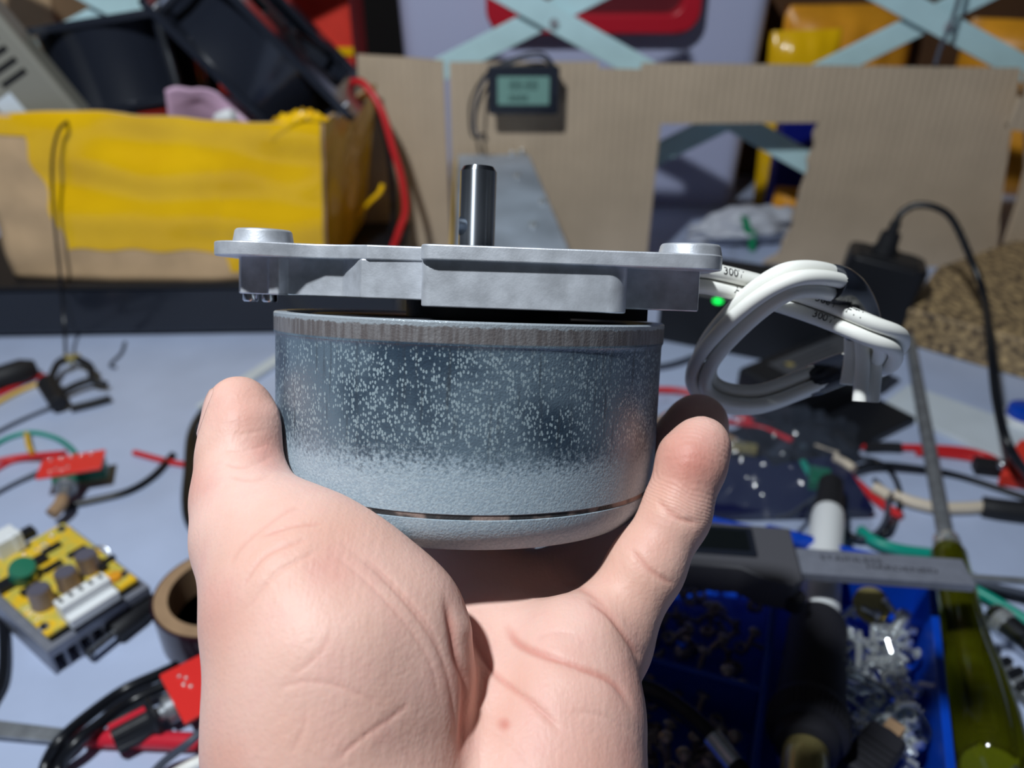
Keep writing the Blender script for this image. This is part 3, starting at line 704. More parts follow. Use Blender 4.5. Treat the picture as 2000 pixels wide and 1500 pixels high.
obj('thumbnail', MB().add(nvs, [(j * (NU + 1) + i, j * (NU + 1) + i + 1, (j + 1) * (NU + 1) + i + 1, (j + 1) * (NU + 1) + i) for j in range(NV) for i in range(NU)]), 'nail', hand_thing, label='pale glossy thumb nail', ang=80)
# ------------------------------------------------------------------ behind: cardboard screen and what stands past it
YW = 0.714
def panel(name, pix, y, label, tilt=0.0, th=0.0045, group=None, m='corrugated'):
    ps = [W(px, py, y) for px, py in pix]
    n_ = len(ps); mb = MB()
    vs = [p + Vector((0, -th / 2, 0)) for p in ps] + [p + Vector((0, th / 2, 0)) for p in ps]
    for v in vs: v.z = max(v.z, 0.0)
    mb.add(vs, [tuple(range(n_ - 1, -1, -1)), tuple(range(n_, 2 * n_))] + [(i, (i + 1) % n_, n_ + (i + 1) % n_, n_ + i) for i in range(n_)])
    return obj(name, mb, m, None, label, 'cardboard', group, smooth=False)
panel('cardboard_sheet', [(698, 106), (720, 108), (800, 112), (866, 119), (884, 540), (712, 540)], YW + 0.006, 'brown cardboard sheet behind the red and black cables, its top edge plain')
cut = [(878, 122), (960, 121), (1168, 121), (1170, 134), (1252, 136), (1254, 124), (1420, 125), (1600, 128), (1800, 131), (1992, 133), (1972, 262), (1950, 420), (1938, 540)]
torn = [(1545, 540), (1490, 512), (1521, 495), (1530, 470), (1548, 440), (1546, 425), (1556, 400), (1562, 372), (1578, 330), (1576, 310), (1590, 285), (1588, 262), (1598, 238)]
panel('cardboard_screen', cut + torn + [(1290, 241), (1262, 505), (1262, 540), (886, 540)], YW, 'wide brown corrugated cardboard sheet with a square hole cut in it')
panel('cardboard_flap', [(2000, 140), (2120, 150), (2120, 540), (1950, 540), (1962, 470), (1985, 400), (2003, 330)], YW - 0.012, 'cardboard flap past the dark gap at the screen\'s right end')
panel('cardboard_flap', [(1990, 190), (2060, 190), (2060, 262), (1968, 252), (1966, 240)], YW - 0.03, 'small torn cardboard flap sticking out near the screen\'s top right')
# panel meter on the screen
Mm = at(W(1022, 172, YW - 0.012))
mt = thing('panel_meter', 'small black digital panel meter with grey-green display hung on the cardboard', 'meter', Mm)
pw = 0.054; ph = 0.034
Mq = Mm @ Matrix.Rotation(R(90), 4, 'X')
obj('housing', MB(Mq).prism(rrect(pw, ph, 0.002), -0.0095, 0.010), 'black_gloss', mt, bevel=0.0012)
obj('bezel', MB(Mq).prism(rrect(pw + 0.004, ph + 0.004, 0.003), 0.008, 0.0105), 'black_gloss', mt, bevel=0.001)
sc = obj('display', MB(Mq).prism(rrect(0.042, 0.022, 0.001), 0.0103, 0.0112), 'lcd', mt)
vs, fs = text_geo('88:88', 0.0105); obj('digits', MB(Mq).add([Vector((v.x, v.y + 0.004, 0.0115)) for v in vs], fs), 'seg', sc, smooth=False)
vs, fs = text_geo('8888', 0.008); obj('digits', MB(Mq).add([Vector((v.x - 0.004, v.y - 0.006, 0.0115)) for v in vs], fs), 'seg', sc, smooth=False)
def WW(l): return [W(a, b, y) for a, b, y in l]
for pts_, col_ in (([(1090, 140, .70), (1060, 105, .70), (1010, 112, .702), (955, 140, .702), (922, 190, .70), (918, 240, .695), (925, 268, .69), (945, 262, .68), (950, 275, .675)], 'cable_black'),
               ([(1085, 138, .698), (1055, 112, .69), (1000, 122, .695), (950, 152, .70), (930, 200, .69), (926, 250, .685), (938, 270, .672)], 'cable_grey')):
    obj('meter_wire', MB().tube(WW(pts_), 0.0011), col_, mt)
# silver case standing behind the motor
a = T(893, 300, .108); b = T(1035, 300, .108)
c0 = (a + b) / 2; dirx = Vector((T(1112, 478, .108).x - b.x, T(1112, 478, .108).y - b.y, 0)); 
xr_ = T(1112, 478, .108); xl_ = T(888, 478, .108)
case = thing('metal_case', 'dull silver metal case standing on edge behind the motor shaft', 'case', at((c0.x, c0.y, 0)))
pl = [(a.x, a.y), (b.x, b.y), (xr_.x, xr_.y), (xr_.x + 0.002, xr_.y - 0.05), (xl_.x - 0.002, xl_.y - 0.05), (xl_.x, xl_.y)]
obj('body', MB().prism(pl, 0, .108), 'silver_case', case, bevel=0.003)
mbt = MB()
for px, py in ((935, 292), (1000, 300), (1018, 296), (1060, 395), (1042, 440), (1010, 345)):
    p = T(px, py, .108); obj('screw_head', MB().lathe([(0.0001, 0.1105), (0.002, 0.1103), (0.003, .1085), (0.003, .106)], 16, at((p.x, p.y, 0))), 'zinc', case)
obj('lit_side_strip', MB().prism([(xl_.x - 0.0012, xl_.y - 0.04), (xl_.x - 0.0002, xl_.y - 0.04), (a.x, a.y - 0.01), (a.x - 0.001, a.y - 0.01)], 0.01, .106), 'cable_yellow', case, label='yellow light on one side of the case, coloured in as a strip')  # the side face lit yellow, put in as a yellow-coloured strip
# storage bin with its red lid clip
YB = 0.875
p0 = W(775, 60, YB); p1 = W(1506, 60, YB); zt = W(1000, -60, YB).z
bin_ = thing('storage_bin', 'pale lavender plastic storage bin with a red clip behind the cardboard', 'bin', at(((p0.x + p1.x) / 2, YB, 0)))
bw = p1.x - p0.x; cx = (p0.x + p1.x) / 2
mbb = MB(); rr_ = rrect(bw, 0.32, 0.02, 6, (cx, YB + 0.16))
cxx = cx; n_ = len(rr_)
def ring(sc_, z, ins): return [Vector((cx + (x - cx) * sc_ * (1 - ins / (bw / 2)), YB + 0.16 + (y - YB - 0.16) * sc_ * (1 - ins / .16), z)) for x, y in rr_]
R0 = ring(0.95, 0, 0); R1 = ring(1.0, zt, 0); R2 = ring(1.0, zt, 0.003); R3 = ring(0.95, 0.004, 0.003)
mbb.add(R0 + R1 + R2 + R3, [tuple(range(n_ - 1, -1, -1)), tuple(range(3 * n_, 4 * n_))] + [(k * n_ + i, k * n_ + (i + 1) % n_, (k + 1) * n_ + (i + 1) % n_, (k + 1) * n_ + i) for k in range(3) for i in range(n_)])
obj('tub', mbb, 'bin', bin_)
q0 = W(950, 65, YB - .012); q1 = W(1362, 65, YB - .012)
Mr = at(((q0.x + q1.x) / 2, YB - 0.012, q0.z + 0.055)) @ Matrix.Rotation(R(90), 4, 'X')
o_ = rrect(q1.x - q0.x, 0.11, 0.022, 8); i_ = rrect(q1.x - q0.x - 0.036, 0.11 - 0.036, 0.014, 8); k_ = len(o_)
mr_ = MB(Mr); mr_.add([Vector((x, y, z)) for z in (-.010, .010) for x, y in o_] + [Vector((x, y, z)) for z in (-.010, .010) for x, y in i_],
    [(i, (i + 1) % k_, k_ + (i + 1) % k_, k_ + i) for i in range(k_)] + [(2 * k_ + i, 3 * k_ + i, 3 * k_ + (i + 1) % k_, 2 * k_ + (i + 1) % k_) for i in range(k_)] +
    [(k_ + i, k_ + (i + 1) % k_, 3 * k_ + (i + 1) % k_, 3 * k_ + i) for i in range(k_)] + [(i, 2 * k_ + i, 2 * k_ + (i + 1) % k_, (i + 1) % k_) for i in range(k_)])
obj('lid_clip', mr_, 'red_lid', bin_, label='red clip handle on the bin front', bevel=0.003)
obj('clip_recess', MB(Mr).prism(rrect(q1.x - q0.x - 0.03, 0.08, 0.014), -.0115, -.008), mat('red_dark', (96, 22, 34), 0.5), bin_)
# folding lattice: crossing flat slats
lat = thing('folding_lattice', 'pale green folding lattice of crossing slats behind the cardboard', 'lattice', at((0.05, 0.748, 0)))
def slat(a_, b_, y, wd=0.0198, hole=True):
    A = W(*a_, y); B_ = W(*b_, y); L_ = (B_ - A).length
    M = frame_x(A, B_ - A, Vector((0, 0, 1)))
    obj('slat', MB(M).box((L_ / 2, 0, 0), (L_, 0.0035, wd)), 'slat_paint', lat, bevel=0.0008)
slat((820, -110), (1640, 352), 0.745); slat((2090, -100), (1225, 330), 0.7515)
slat((1290, -82), (800, 166), 0.7515); slat((1600, -85), (2210, 250), 0.745)
slat((-120, -190), (520, 165), 0.745, 0.028); slat((640, -190), (60, 120), 0.7515, 0.028)
obj('rivet', MB().cyl(W(1852, 52, .742), W(1852, 52, .757), 0.004), 'steel_dull', lat); obj('rivet', MB().cyl(W(1082, 46, .742), W(1082, 46, .757), 0.004), 'steel_dull', lat)
# orange packs and other stock
def pouch(name, c, sz, rz, m, label, cat, ry=0, seed=0):
    M = at(c) @ Matrix.Rotation(R(rz), 4, 'Z') @ Matrix.Rotation(R(ry), 4, 'Y')
    mb = MB(M); nu, nv = 28, 20
    for s in (-1, 1):
        def fn(u, v):
            x = (u - .5); z = v
            th = sz[1] * (max(0, 1 - abs(2 * x) ** 2.5) * max(0, 1 - abs(2 * v - 1) ** 3)) ** 0.6
            wob = mnoise.noise(Vector((x * 5 + seed, v * 5, s * 3.0))) * 0.12 * sz[1]
            return (x * sz[0], s * (th / 2 + wob * (1 if th > 0.001 else 0)), z * sz[2])
        mb.grid(fn, nu, nv)
    return obj(name, mb, m, None, label, cat, ang=80)
pz = W(1640, 150, .95)
pouch('orange_pouch', (pz.x, .95, 0.0), (0.150, 0.07, W(1640, 8, .95).z), 8, 'orange', 'bulging orange pouch beside the lavender bin, near the lattice slats', 'pouch', seed=1)
p_ = W(1570, 150, .885); pouch('yellow_pouch', (p_.x + .004, .885, 0.0), (0.07, 0.035, W(1570, 58, .885).z), -6, 'tape_yellow', 'small yellow pouch in front of the orange one', 'pouch', ry=-3, seed=3)
p_ = W(1528, 440, .805); pouch('yellow_pouch', (p_.x + .006, .805, 0), (0.045, 0.026, W(1510, 366, .805).z), 0, 'orange', 'yellow pouch standing just inside the square hole', 'pouch', ry=4, seed=5)
p_ = W(1985, 60, .93); pouch('orange_pouch', (p_.x + .03, .93, 0), (0.15, 0.06, W(1980, 40, .93).z), -20, 'orange', 'orange pouch leaning in the far right behind the crossing slats', 'pouch', seed=9)
pl_ = W(1522, 270, .838)
bb = thing('blue_box', 'deep blue box seen through the top right corner of the square hole', 'box', at((pl_.x + .04, .850, 0)))
zb_ = W(1560, 222, .838).z
obj('body', MB().box((pl_.x + .040, .850, zb_ / 2), (0.076, 0.024, zb_)), 'blue_dark', bb, bevel=0.002)
obj('lid', MB().box((pl_.x + .040, .850, zb_ + .002), (0.080, 0.028, .006)), 'blue_dark', bb, bevel=0.002)
pbx = W(1900, 20, 1.02)
obj('brown_carton', MB().box((pbx.x - .03, 1.06, .16), (0.46, 0.12, 0.32)), mat('carton_dark', (88, 58, 34), 0.8, var=0.1, vs=30), None, 'dark brown carton at the back, behind the orange pouches', 'box', bevel=0.003)
# white bag with a green print in the hole
pg = W(1440, 500, .775)
def bagfn(u, v):
    x = (u - .5) * 0.105; z = v * 0.040 * (1 - 1.5 * (u - .62) ** 2); d = 0.025 * math.sin(math.pi * u) * math.sin(math.pi * min(1, v * .9 + .05))
    return (pg.x + x, .775 - d + 0.008 * mnoise.noise(Vector((u * 6, v * 6, 1))), max(0, z + 0.004 * mnoise.noise(Vector((u * 7, v * 7, 5))) * v))
wb = thing('plastic_bag', 'crumpled white plastic bag with a green print inside the square hole', 'bag', at((pg.x, .775, 0)))
obj('sheet', MB().grid(bagfn, 30, 20), 'bag_white', wb, solid=0.001, ang=80)
gp = [W(*q, .748) for q in ((1448, 420), (1462, 426), (1468, 448), (1478, 452), (1474, 492), (1462, 488), (1462, 462), (1452, 448))]
obj('green_print', MB().add(gp + [g + Vector((0, .001, 0)) for g in gp], [tuple(range(8)), tuple(range(15, 7, -1))] + [(i, (i + 1) % 8, 8 + (i + 1) % 8, 8 + i) for i in range(8)]), 'green_print', wb, smooth=False)
obj('hang_cord', MB().tube(WW([(1826, 128, .712), (1838, 90, .720), (1858, 45, .728), (1880, -30, .730), (1890, -90, .730)]), 0.0017), 'cable_grey', None, 'thin grey cord rising over the cardboard across the lattice crossing', 'cord')
# red box, brown box at the left back
def openbox(name, label, M, dx, dy, dz, m, trim=None):
    t = thing(name, label, 'box', M); th = 0.003
    mb = MB(M)
    for s in (-1, 1): mb.box((s * (dx - th) / 2, 0, dz / 2), (th, dy, dz)); mb.box((0, s * (dy - th) / 2, dz / 2), (dx - 2 * th, th, dz))
    mb.box((0, 0, th / 2), (dx, dy, th)); obj('walls', mb, m, t, bevel=0.0006)
    return t
ra = W(572, 100, .83); rb_ = W(690, 100, .83); Mr_ = at(((ra.x + rb_.x) / 2 - .06, .87, 0))
rt = openbox('red_carton', 'red carton with a yellow lower edge behind the tilted fan', Mr_, rb_.x - ra.x + .12, .08, .30, 'red_card')
z1 = W(660, 92, .83).z; z0 = W(660, 108, .83).z
obj('yellow_band', MB().box(((ra.x + rb_.x) / 2 - .06, .829, (z1 + z0) / 2), (rb_.x - ra.x + .121, .0015, z1 - z0)), 'tape_yellow', rt)
ba = W(0, 100, .86)
Mb_ = at((ba.x - .03, .91, 0)) @ Matrix.Rotation(R(-6), 4, 'Z')
openbox('brown_carton', 'plain brown carton behind the grey vented charger', Mb_, .20, .09, .31, 'kraft')
obj('red_sign', MB().box((W(270, -30, .83).x, .835, .17), (.06, .004, .34)), 'red_card', None, 'flat red board standing behind the lattice crossing, left of the fans', 'board')

# ------------------------------------------------------------------ left back: taped box on a black case, with its contents
slab = thing('black_case', 'long low black case under the yellow taped box', 'case', at((-.2, .62, 0)))
sl = T(30, 662); sr = T(700, 652)
Ms = frame(sl, sr - sl)
obj('body', MB(Ms).box((.125, .065, .0225), (.35, .13, .039)), 'black_gloss', slab, bevel=0.003)
obj('lid', MB(Ms).box((.125, .065, .0432), (.354, .134, .0024)), 'black_plastic', slab, bevel=0.001)
for i in range(4): obj('foot', MB(Ms).box((-.03 + .30 * (i % 2), .015 + .1 * (i // 2), .0015), (.016, .016, .003)), 'black_rubber', slab)
YF = 0.585; ZB = .0445; ZT = .166
TL = W(-75, 240, YF); TRt = W(628, 246, YF); BL = W(35, 548, YF); BR = W(636, 548, YF)
DBX = 0.118
box = thing('taped_box', 'open cardboard box wrapped in glossy yellow tape on the black case', 'box', at((-.19, YF, ZB)))
def front(u, v, off=0.0):
    a_ = TL.lerp(TRt, u); b_ = BL.lerp(BR, u); p = b_.lerp(a_, v); p.z = ZB + (ZT - ZB) * v + (0.004 * math.sin(u * 5.5) + 0.002 * mnoise.noise(Vector((u * 9, 0, 3)))) * v
    p.y = YF + 0.0035 * mnoise.noise(Vector((u * 4, v * 4, 2))) + 0.0005 * math.sin(v * 23 + u * 3) - off - 0.007 * math.sin(math.pi * u) * (1 - v)
    return p
def right(u, v, off=0.0):
    f_ = front(1, v); bk = Vector((f_.x + .020 - 0.010 * (1 - v), YF + DBX, f_.z + 0.002 * u))
    p = f_.lerp(bk, u); p.x += off + 0.003 * mnoise.noise(Vector((u * 4, v * 4, 8))) * (1 if 0 < u < 1 else 0); return p
def left(u, v):
    f_ = front(0, v); return f_.lerp(Vector((f_.x + .02, YF + DBX, f_.z)), u)
def back(u, v):
    return left(1, v * .45).lerp(right(1, v * .45), u)
def floor_(u, v): return front(u, 0).lerp(back(u, 0), v) + Vector((0, 0, .001))
for fn_ in (front, right, left, back, floor_): obj('wall_panel' if fn_ is not floor_ else 'bottom_panel', MB().grid(fn_, 40, 24), 'kraft', box, solid=0.003, ang=80)
def tp(u, v):                                        # yellow tape over the front, bare card left at the left edge and along the bottom
    u0 = 0.155 + 0.05 * (1 - v) + 0.01 * math.sin(v * 17); v0 = 0.20 - 0.10 * max(0, u - .55) * 2 + 0.008 * math.sin(u * 30) - (0.12 if u > .62 else 0)
    return front(u0 + (1 - u0) * u, max(0.02, v0) + (1 - max(0.02, v0)) * v, 0.0021)
obj('tape', MB().grid(tp, 60, 40), 'tape_yellow', box, ang=80)
def tp2(u, v): return front(u * .2, .90 + .1 * v - .03 * u, .0023)
obj('tape', MB().grid(tp2, 12, 6), 'tape_yellow', box, ang=80)
def tp3(u, v): return right(u, 0.02 + .98 * v, .0022)
obj('tape', MB().grid(tp3, 24, 24), 'tape_yellow', box, ang=80)
def fold(u, v):
    p = front(.86 + .16 * u, 1.0 - .10 * (1 - v) * (1 - u), .0028) if v < .5 else front(.86 + .16 * u, 1.0, -.004)
    return p + Vector((0, 0, .006 * math.sin(math.pi * u) + .004 * mnoise.noise(Vector((u * 8, v * 8, 1)))))
obj('tape', MB().grid(fold, 20, 8), 'tape_yellow', box, ang=80)
# axial fans
def make_fan(M, label, s=.120, t=.052):
    f = thing('axial_fan', label, 'fan', M, 'axial fans in the yellow box')
    mb = MB(M)
    for z in (-t / 2, t / 2 - .0055):
        o_ = rrect(s, s, .009, 6); k_ = len(o_); hr = s * .462
        i_ = [(hr * math.cos(math.atan2(y, x)), hr * math.sin(math.atan2(y, x))) for x, y in o_]
        z0, z1 = z, z + .0055
        mb.add([Vector((x, y, q)) for q in (z0, z1) for x, y in o_] + [Vector((x, y, q)) for q in (z0, z1) for x, y in i_],
           [(i, (i + 1) % k_, k_ + (i + 1) % k_, k_ + i) for i in range(k_)] + [(2 * k_ + i, 3 * k_ + i, 3 * k_ + (i + 1) % k_, 2 * k_ + (i + 1) % k_) for i in range(k_)] +
           [(k_ + i, k_ + (i + 1) % k_, 3 * k_ + (i + 1) % k_, 3 * k_ + i) for i in range(k_)] + [(i, 2 * k_ + i, 2 * k_ + (i + 1) % k_, (i + 1) % k_) for i in range(k_)])
    mb.lathe([(s * .485, -t / 2 + .003), (s * .470, -t * .2), (s * .470, t * .2), (s * .485, t / 2 - .003)], 64, cap=False)
    mb.lathe([(s * .462, -t / 2 + .003), (s * .452, 0), (s * .462, t / 2 - .003)], 64, cap=False)
    for a_ in (45, 135, 225, 315):
        mb.cyl((s * .43 * math.cos(R(a_)) * 1.36, s * .43 * math.sin(R(a_)) * 1.36, -t / 2 + .004), (s * .43 * math.cos(R(a_)) * 1.36, s * .43 * math.sin(R(a_)) * 1.36, t / 2 - .004), .0042, seg=14)
    obj('frame', mb, 'black_gloss', f, bevel=0.0006)
    obj('hub', MB(M).lathe([(0.0001, -t * .4), (.020, -t * .4), (.023, -t * .3), (.023, t * .3), (.020, t * .36), (0.0001, t * .36)], 40), 'black_plastic', f)
    for k in range(5):
        a_ = 2 * math.pi * k / 5
        def bl(u, v): 
            r = .021 + u * (s * .435 - .021); aa = a_ + (v - .5) * .9 + u * .25; return (r * math.cos(aa), r * math.sin(aa), (v - .5) * t * .55)
        obj('blade', MB(M).grid(bl, 8, 6), 'black_plastic', f, solid=.0015, ang=80)
    mbs = MB(M)
    for k in range(3): 
        a_ = R(60 + 120 * k); mbs.box((math.cos(a_) * s * .25, math.sin(a_) * s * .25, t / 2 - .004), (s * .44, .005, .003), Matrix.Rotation(a_, 3, 'Z'))
    obj('spoke', mbs, 'black_plastic', f)
    for sx_, sy_ in ((1, 1), (-1, 1), (-1, -1), (1, -1)):
        obj('mount_screw', MB(M).lathe([(0.0001, t / 2 + .0022), (.0026, t / 2 + .0018), (.0030, t / 2), (.0030, -t / 2 - .0001), (.0028, -t / 2 - .002), (0.0001, -t / 2 - .0022)], 16, at((sx_ * s * .43, sy_ * s * .43, 0))), 'steel', f)
    return f
zf = Vector((-.15, .18, .97)).normalized(); xf = Vector((1, .06, 0))
M1 = frame(W(250, 134, .677) , xf, zf); make_fan(M1, 'black axial fan lying nearly flat in the box, beside the grey charger', .116, .064)
zf2 = Vector((.74, .08, .66)).normalized()
M2 = frame(W(529, 98, .672), Vector((.66, 0, -.74)), zf2); make_fan(M2, 'black axial fan standing steeply tilted over the box\'s corner', .150, .052)
# grey vented charger
ca = W(104, 118, .612); 
Mc = frame_x(W(42, 190, .604), W(160, 230, .604) - W(60, 110, .604), Vector((0, -1, .35)))
ch = thing('charger', 'grey beige plastic charger with a row of vents leaning in the box', 'charger', Mc)
obj('shell', MB(Mc).box((-.02, 0, 0), (.135, .062, .026)), 'grey_beige', ch, bevel=0.004, seg=3)
for k in range(8): obj('vent', MB(Mc).box((-.070 + .0085 * k, .010, .0131), (.0035, .020, .0012)), 'dark_slot', ch)
obj('seam', MB(Mc).box((-.02, -.0312, -.001), (.134, .0006, .0016)), 'dark_slot', ch)
obj('label_patch', MB(Mc).box((.006, -.006, .0133), (.022, .014, .0006)), 'strip_white', ch)
# pink packing sheet
def pk(u, v):
    a_ = W(322, 176, .607).lerp(W(332, 250, .607), v); m_ = W(385, 168, .612).lerp(W(400, 250, .612), v); c_ = W(545, 218, .622).lerp(W(530, 262, .622), v)
    p = a_.lerp(m_, min(1, u * 3)) if u < 1 / 3 else m_.lerp(c_, (u - 1 / 3) * 1.5)
    return p + Vector((0, .012 * math.sin(u * 6) * v, .003 * mnoise.noise(Vector((u * 5, v * 5, 0)))))
obj('packing_sheet', MB().grid(pk, 24, 12), 'pink', None, 'folded pink packing sheet sticking up between the two fans', 'packing', solid=.0015, ang=80)
obj('white_plug', MB().lathe([(0.0001, 0), (.004, 0), (.0055, .002), (.0055, .012), (.0035, .016), (0.0001, .016)], 20, along(W(425, 236, .605), W(470, 220, .598))), 'white_gloss', None, 'small white plug resting below the pink sheet in the box', 'plug')
# wires hanging from the box
obj('fan_wire', MB().tube([W(150, 232, .612), W(128, 240, .578), W(112, 262, .574), W(102, 320, .572), W(106, 420, .570), W(118, 545, .566), W(126, 640, .550), T(128, 700, .012), T(122, 712, .010)], 0.0011, 8), 'cable_black', None, 'thin black wire hanging over the yellow box front to the black clip', 'wire')
rl = [(688, 160, .690), (712, 165, .682), (745, 215, .672), (768, 290, .664), (785, 350, .660), (792, 410, .655), (780, 450, .650), (762, 500, .645), (740, 560, .63)]
wire('red_cable', WW(rl), 0.0030, 'cable_red', 'thick red cable hanging down the right side of the yellow box', 'cable')
wire('black_cable', WW([(686, 165, .700), (704, 158, .690), (730, 190, .684), (752, 260, .676), (764, 340, .672), (768, 420, .668), (758, 500, .66)]), 0.0026, 'cable_black', 'black cable hanging beside the thick red one, right of the yellow box', 'cable')
wire('yellow_strap', WW([(700, 420, .655), (722, 395, .650), (740, 378, .648), (748, 360, .650)]), 0.0022, 'tape_yellow', 'short loose yellow tape end beside the yellow box corner', 'tape')
# ------------------------------------------------------------------ left of the bench
# motor driver board on a heat sink
zt_ = .022
A_ = T(125, 1018, zt_); B_ = T(268, 1128, zt_); C_ = T(90, 1240, zt_)
exv = (B_ - C_); wd_ = exv.length; Mk = frame((C_.x, C_.y, 0), exv); dp_ = max(.05, (A_ - B_).length)
dr = thing('driver_board', 'yellow circuit board with capacitors on a finned silver heat sink', 'circuit board', Mk)
hs = MB(Mk); hs.box((wd_ / 2, dp_ / 2, .0135), (wd_ + .006, dp_ + .006, .005))
nf = 9
for k in range(nf): hs.box((-.002 + (wd_ + .004) * k / (nf - 1), dp_ / 2, .0058), (.0018, dp_ + .004, .0116))
obj('heat_sink', hs, 'steel_mid', dr, bevel=0.0003)
obj('pcb', MB(Mk).box((wd_ / 2, dp_ / 2, .0205), (wd_, dp_, .0017)), mat('pcb_yellow', (238, 190, 40), 0.35, var=0.2, vs=160, col2=(200, 186, 84), thr=(.42, .6)), dr, bevel=.0003)
pins = obj('insulator', MB(Mk).box((wd_ / 2, .004, .0178), (wd_ - .008, .006, .0035)), 'black_plastic', dr)
def DL(px, py, z):                                   # image point at height z to board coordinates
    p = Mk.inverted() @ T(px, py, z); return p.x, p.y
for px, py in ((74, 1150), (126, 1116), (166, 1082)):
    x, y = DL(px, py, .031)
    c_ = obj('capacitor', MB(Mk).lathe([(0.0001, .0213), (.0052, .0213), (.0054, .022), (.0054, .0225), (.0050, .0232), (.0050, .0300), (.0047, .0310), (.0001, .0311)], 28, at((x, y, 0))), mat('cap_sleeve', (150, 132, 120), .35, .5) if 'cap_sleeve' not in bpy.data.materials else bpy.data.materials['cap_sleeve'], dr)
    obj('cap_top', MB(Mk).lathe([(.0001, .0313), (.0044, .0312)], 28, at((x, y, 0))), mat('cap_top', (92, 90, 104), .5) if 'cap_top' not in bpy.data.materials else bpy.data.materials['cap_top'], c_)
x0, y0 = DL(135, 1188, .026); x1, y1 = DL(196, 1148, .026)
Mt = Mk @ at(((x0 + x1) / 2, (y0 + y1) / 2, 0)); tw = abs(x1 - x0) + .008
tb = obj('terminal_block', MB(Mt).box((0, 0, .0262), (tw, .0075, .0098)).box((0, -.0062, .0238), (tw, .005, .005)), 'white_gloss', dr, bevel=.0005)
for k in range(5): obj('pin_slot', MB(Mt).box((-tw / 2 + tw * (k + .5) / 5, .001, .0311), (.0012, .0034, .0008)), 'dark_slot', tb)
x, y = DL(38, 1108, .028); cc_ = obj('inductor', MB(Mk).lathe([(.0001, 0), (.0058, 0), (.0060, .002), (.0060, .009), (.0054, .0105), (.0001, .0106)], 28, at((x, y, .0213)) @ Matrix.Rotation(R(25), 4, 'X')), 'green_plastic', dr)
x, y = DL(56, 1122, .025); obj('trim_pot', MB(Mk).lathe([(.0001, .0213), (.0035, .0213), (.0035, .0255), (.0001, .0256)], 20, at((x, y, 0))), 'brass', dr)
x, y = DL(12, 1060, .026); obj('white_socket', MB(Mk).box((x, y, .0262), (.012, .011, .0098)).box((x + .004, y - .005, .0275), (.004, .004, .010)), 'white_gloss', dr, bevel=.0004)
for px, py, sx_, sy_, h_ in ((100, 1068, .009, .0035, .0016), (76, 1092, .007, .006, .0022), (102, 1104, .009, .0034, .0016), (150, 1075, .009, .0034, .0016), (15, 1140, .010, .007, .003), (48, 1046, .010, .006, .004), (60, 1148, .009, .004, .002), (200, 1108, .004, .004, .003), (214, 1090, .005, .0026, .002)):
    x, y = DL(px, py, .023); obj('chip', MB(Mk).box((x, y, .0213 + h_ / 2), (sx_, sy_, h_)), 'black_plastic', dr, bevel=.0002)
for k, (px, py) in enumerate(((120, 1032), (86, 1222), (240, 1120))):
    x, y = DL(px, py, .022); obj('screw', MB(Mk).lathe([(.0001, .0228), (.0016, .0226), (.0024, .0216), (.0024, .0205)], 20, at((x, y, 0))), 'steel', dr)
mbj = MB(Mk); rnd = random.Random(3)
for k in range(34):
    x = .004 + rnd.random() * (wd_ - .008); y = .004 + rnd.random() * (dp_ - .008); mbj.sphere((x, y, .0214), .0008, seg=8)
o_ = obj('solder_joints', mbj, 'zinc', dr); o_['kind'] = 'stuff'
x, y = DL(224, 1125, .023); obj('diode', MB(Mk).lathe([(.0001, .0213), (.0030, .0213), (.0030, .0235), (.0001, .0242)], 20, at((x, y, 0))), 'orange', dr)
obj('wire_link', MB(Mk).tube([Vector((wd_ - .006, .030, .0213)), Vector((wd_ - .002, .031, .0255)), Vector((wd_ + .001, .026, .0250)), Vector((wd_ - .001, .022, .0213))], .0005, 8), 'steel', dr)
vs, fs = text_geo('5-36V', .0055); x, y = DL(62, 1196, .022)
obj('printed_text', MB(Mk @ at((x, y, .02145)) @ Matrix.Rotation(R(90), 4, 'Z')).add(vs, fs), 'silk', dr, smooth=False)
# barrel plug
pa = T(172, 1278, .0052); pb = T(222, 1238, .0052); pc_ = T(300, 1178, .0052)
bpq = thing('barrel_plug', 'black barrel plug with a silver tip beside the finned heat sink', 'plug', at((pa.x, pa.y, 0)))
obj('barrel', MB().lathe([(.0012, 0), (.0027, .0002), (.0027, (pb - pa).length)], 28, along(pa, pb)), 'steel', bpq)
obj('insulator_ring', MB().lathe([(.0014, -.0004), (.0026, -.0003), (.00275, .0012), (.00275, .0016)], 28, along(pa, pb)), 'black_plastic', bpq)
Lb = (pc_ - pb).length
obj('grip', MB().lathe([(.0001, -.0002), (.0046, 0), (.0051, .001), (.0051, Lb * .62), (.0046, Lb * .66), (.0044, Lb), (.0030, Lb + .002), (.0026, Lb + .012), (.0001, Lb + .012)], 28, along(pb, pc_)), 'black_rubber', bpq, bevel=.0002)
# tape roll
tc_ = T(426, 1150, .023); Mt2 = at((tc_.x, tc_.y, 0)); ro = .0295
tr = thing('tape_roll', 'nearly spent dark electrical tape roll on a cardboard core beside the hand', 'tape', Mt2)
obj('core', MB(Mt2).lathe([(ro - .0072, 0), (ro - .0012, 0), (ro - .0012, .0228), (ro - .0072, .0228), (ro - .0072, 0)], 64, cap=False), 'cardcore', tr)
obj('core_paper', MB(Mt2).lathe([(.0001, .006), (ro - .0073, .006)], 48), mat('core_grey', (128, 116, 104), .9), tr)
obj('tape_winding', MB(Mt2).lathe([(ro - .0013, .0003), (ro, .0003), (ro, .0222), (ro - .0013, .0222), (ro - .0013, .0003)], 64, cap=False), 'tape_black', tr)
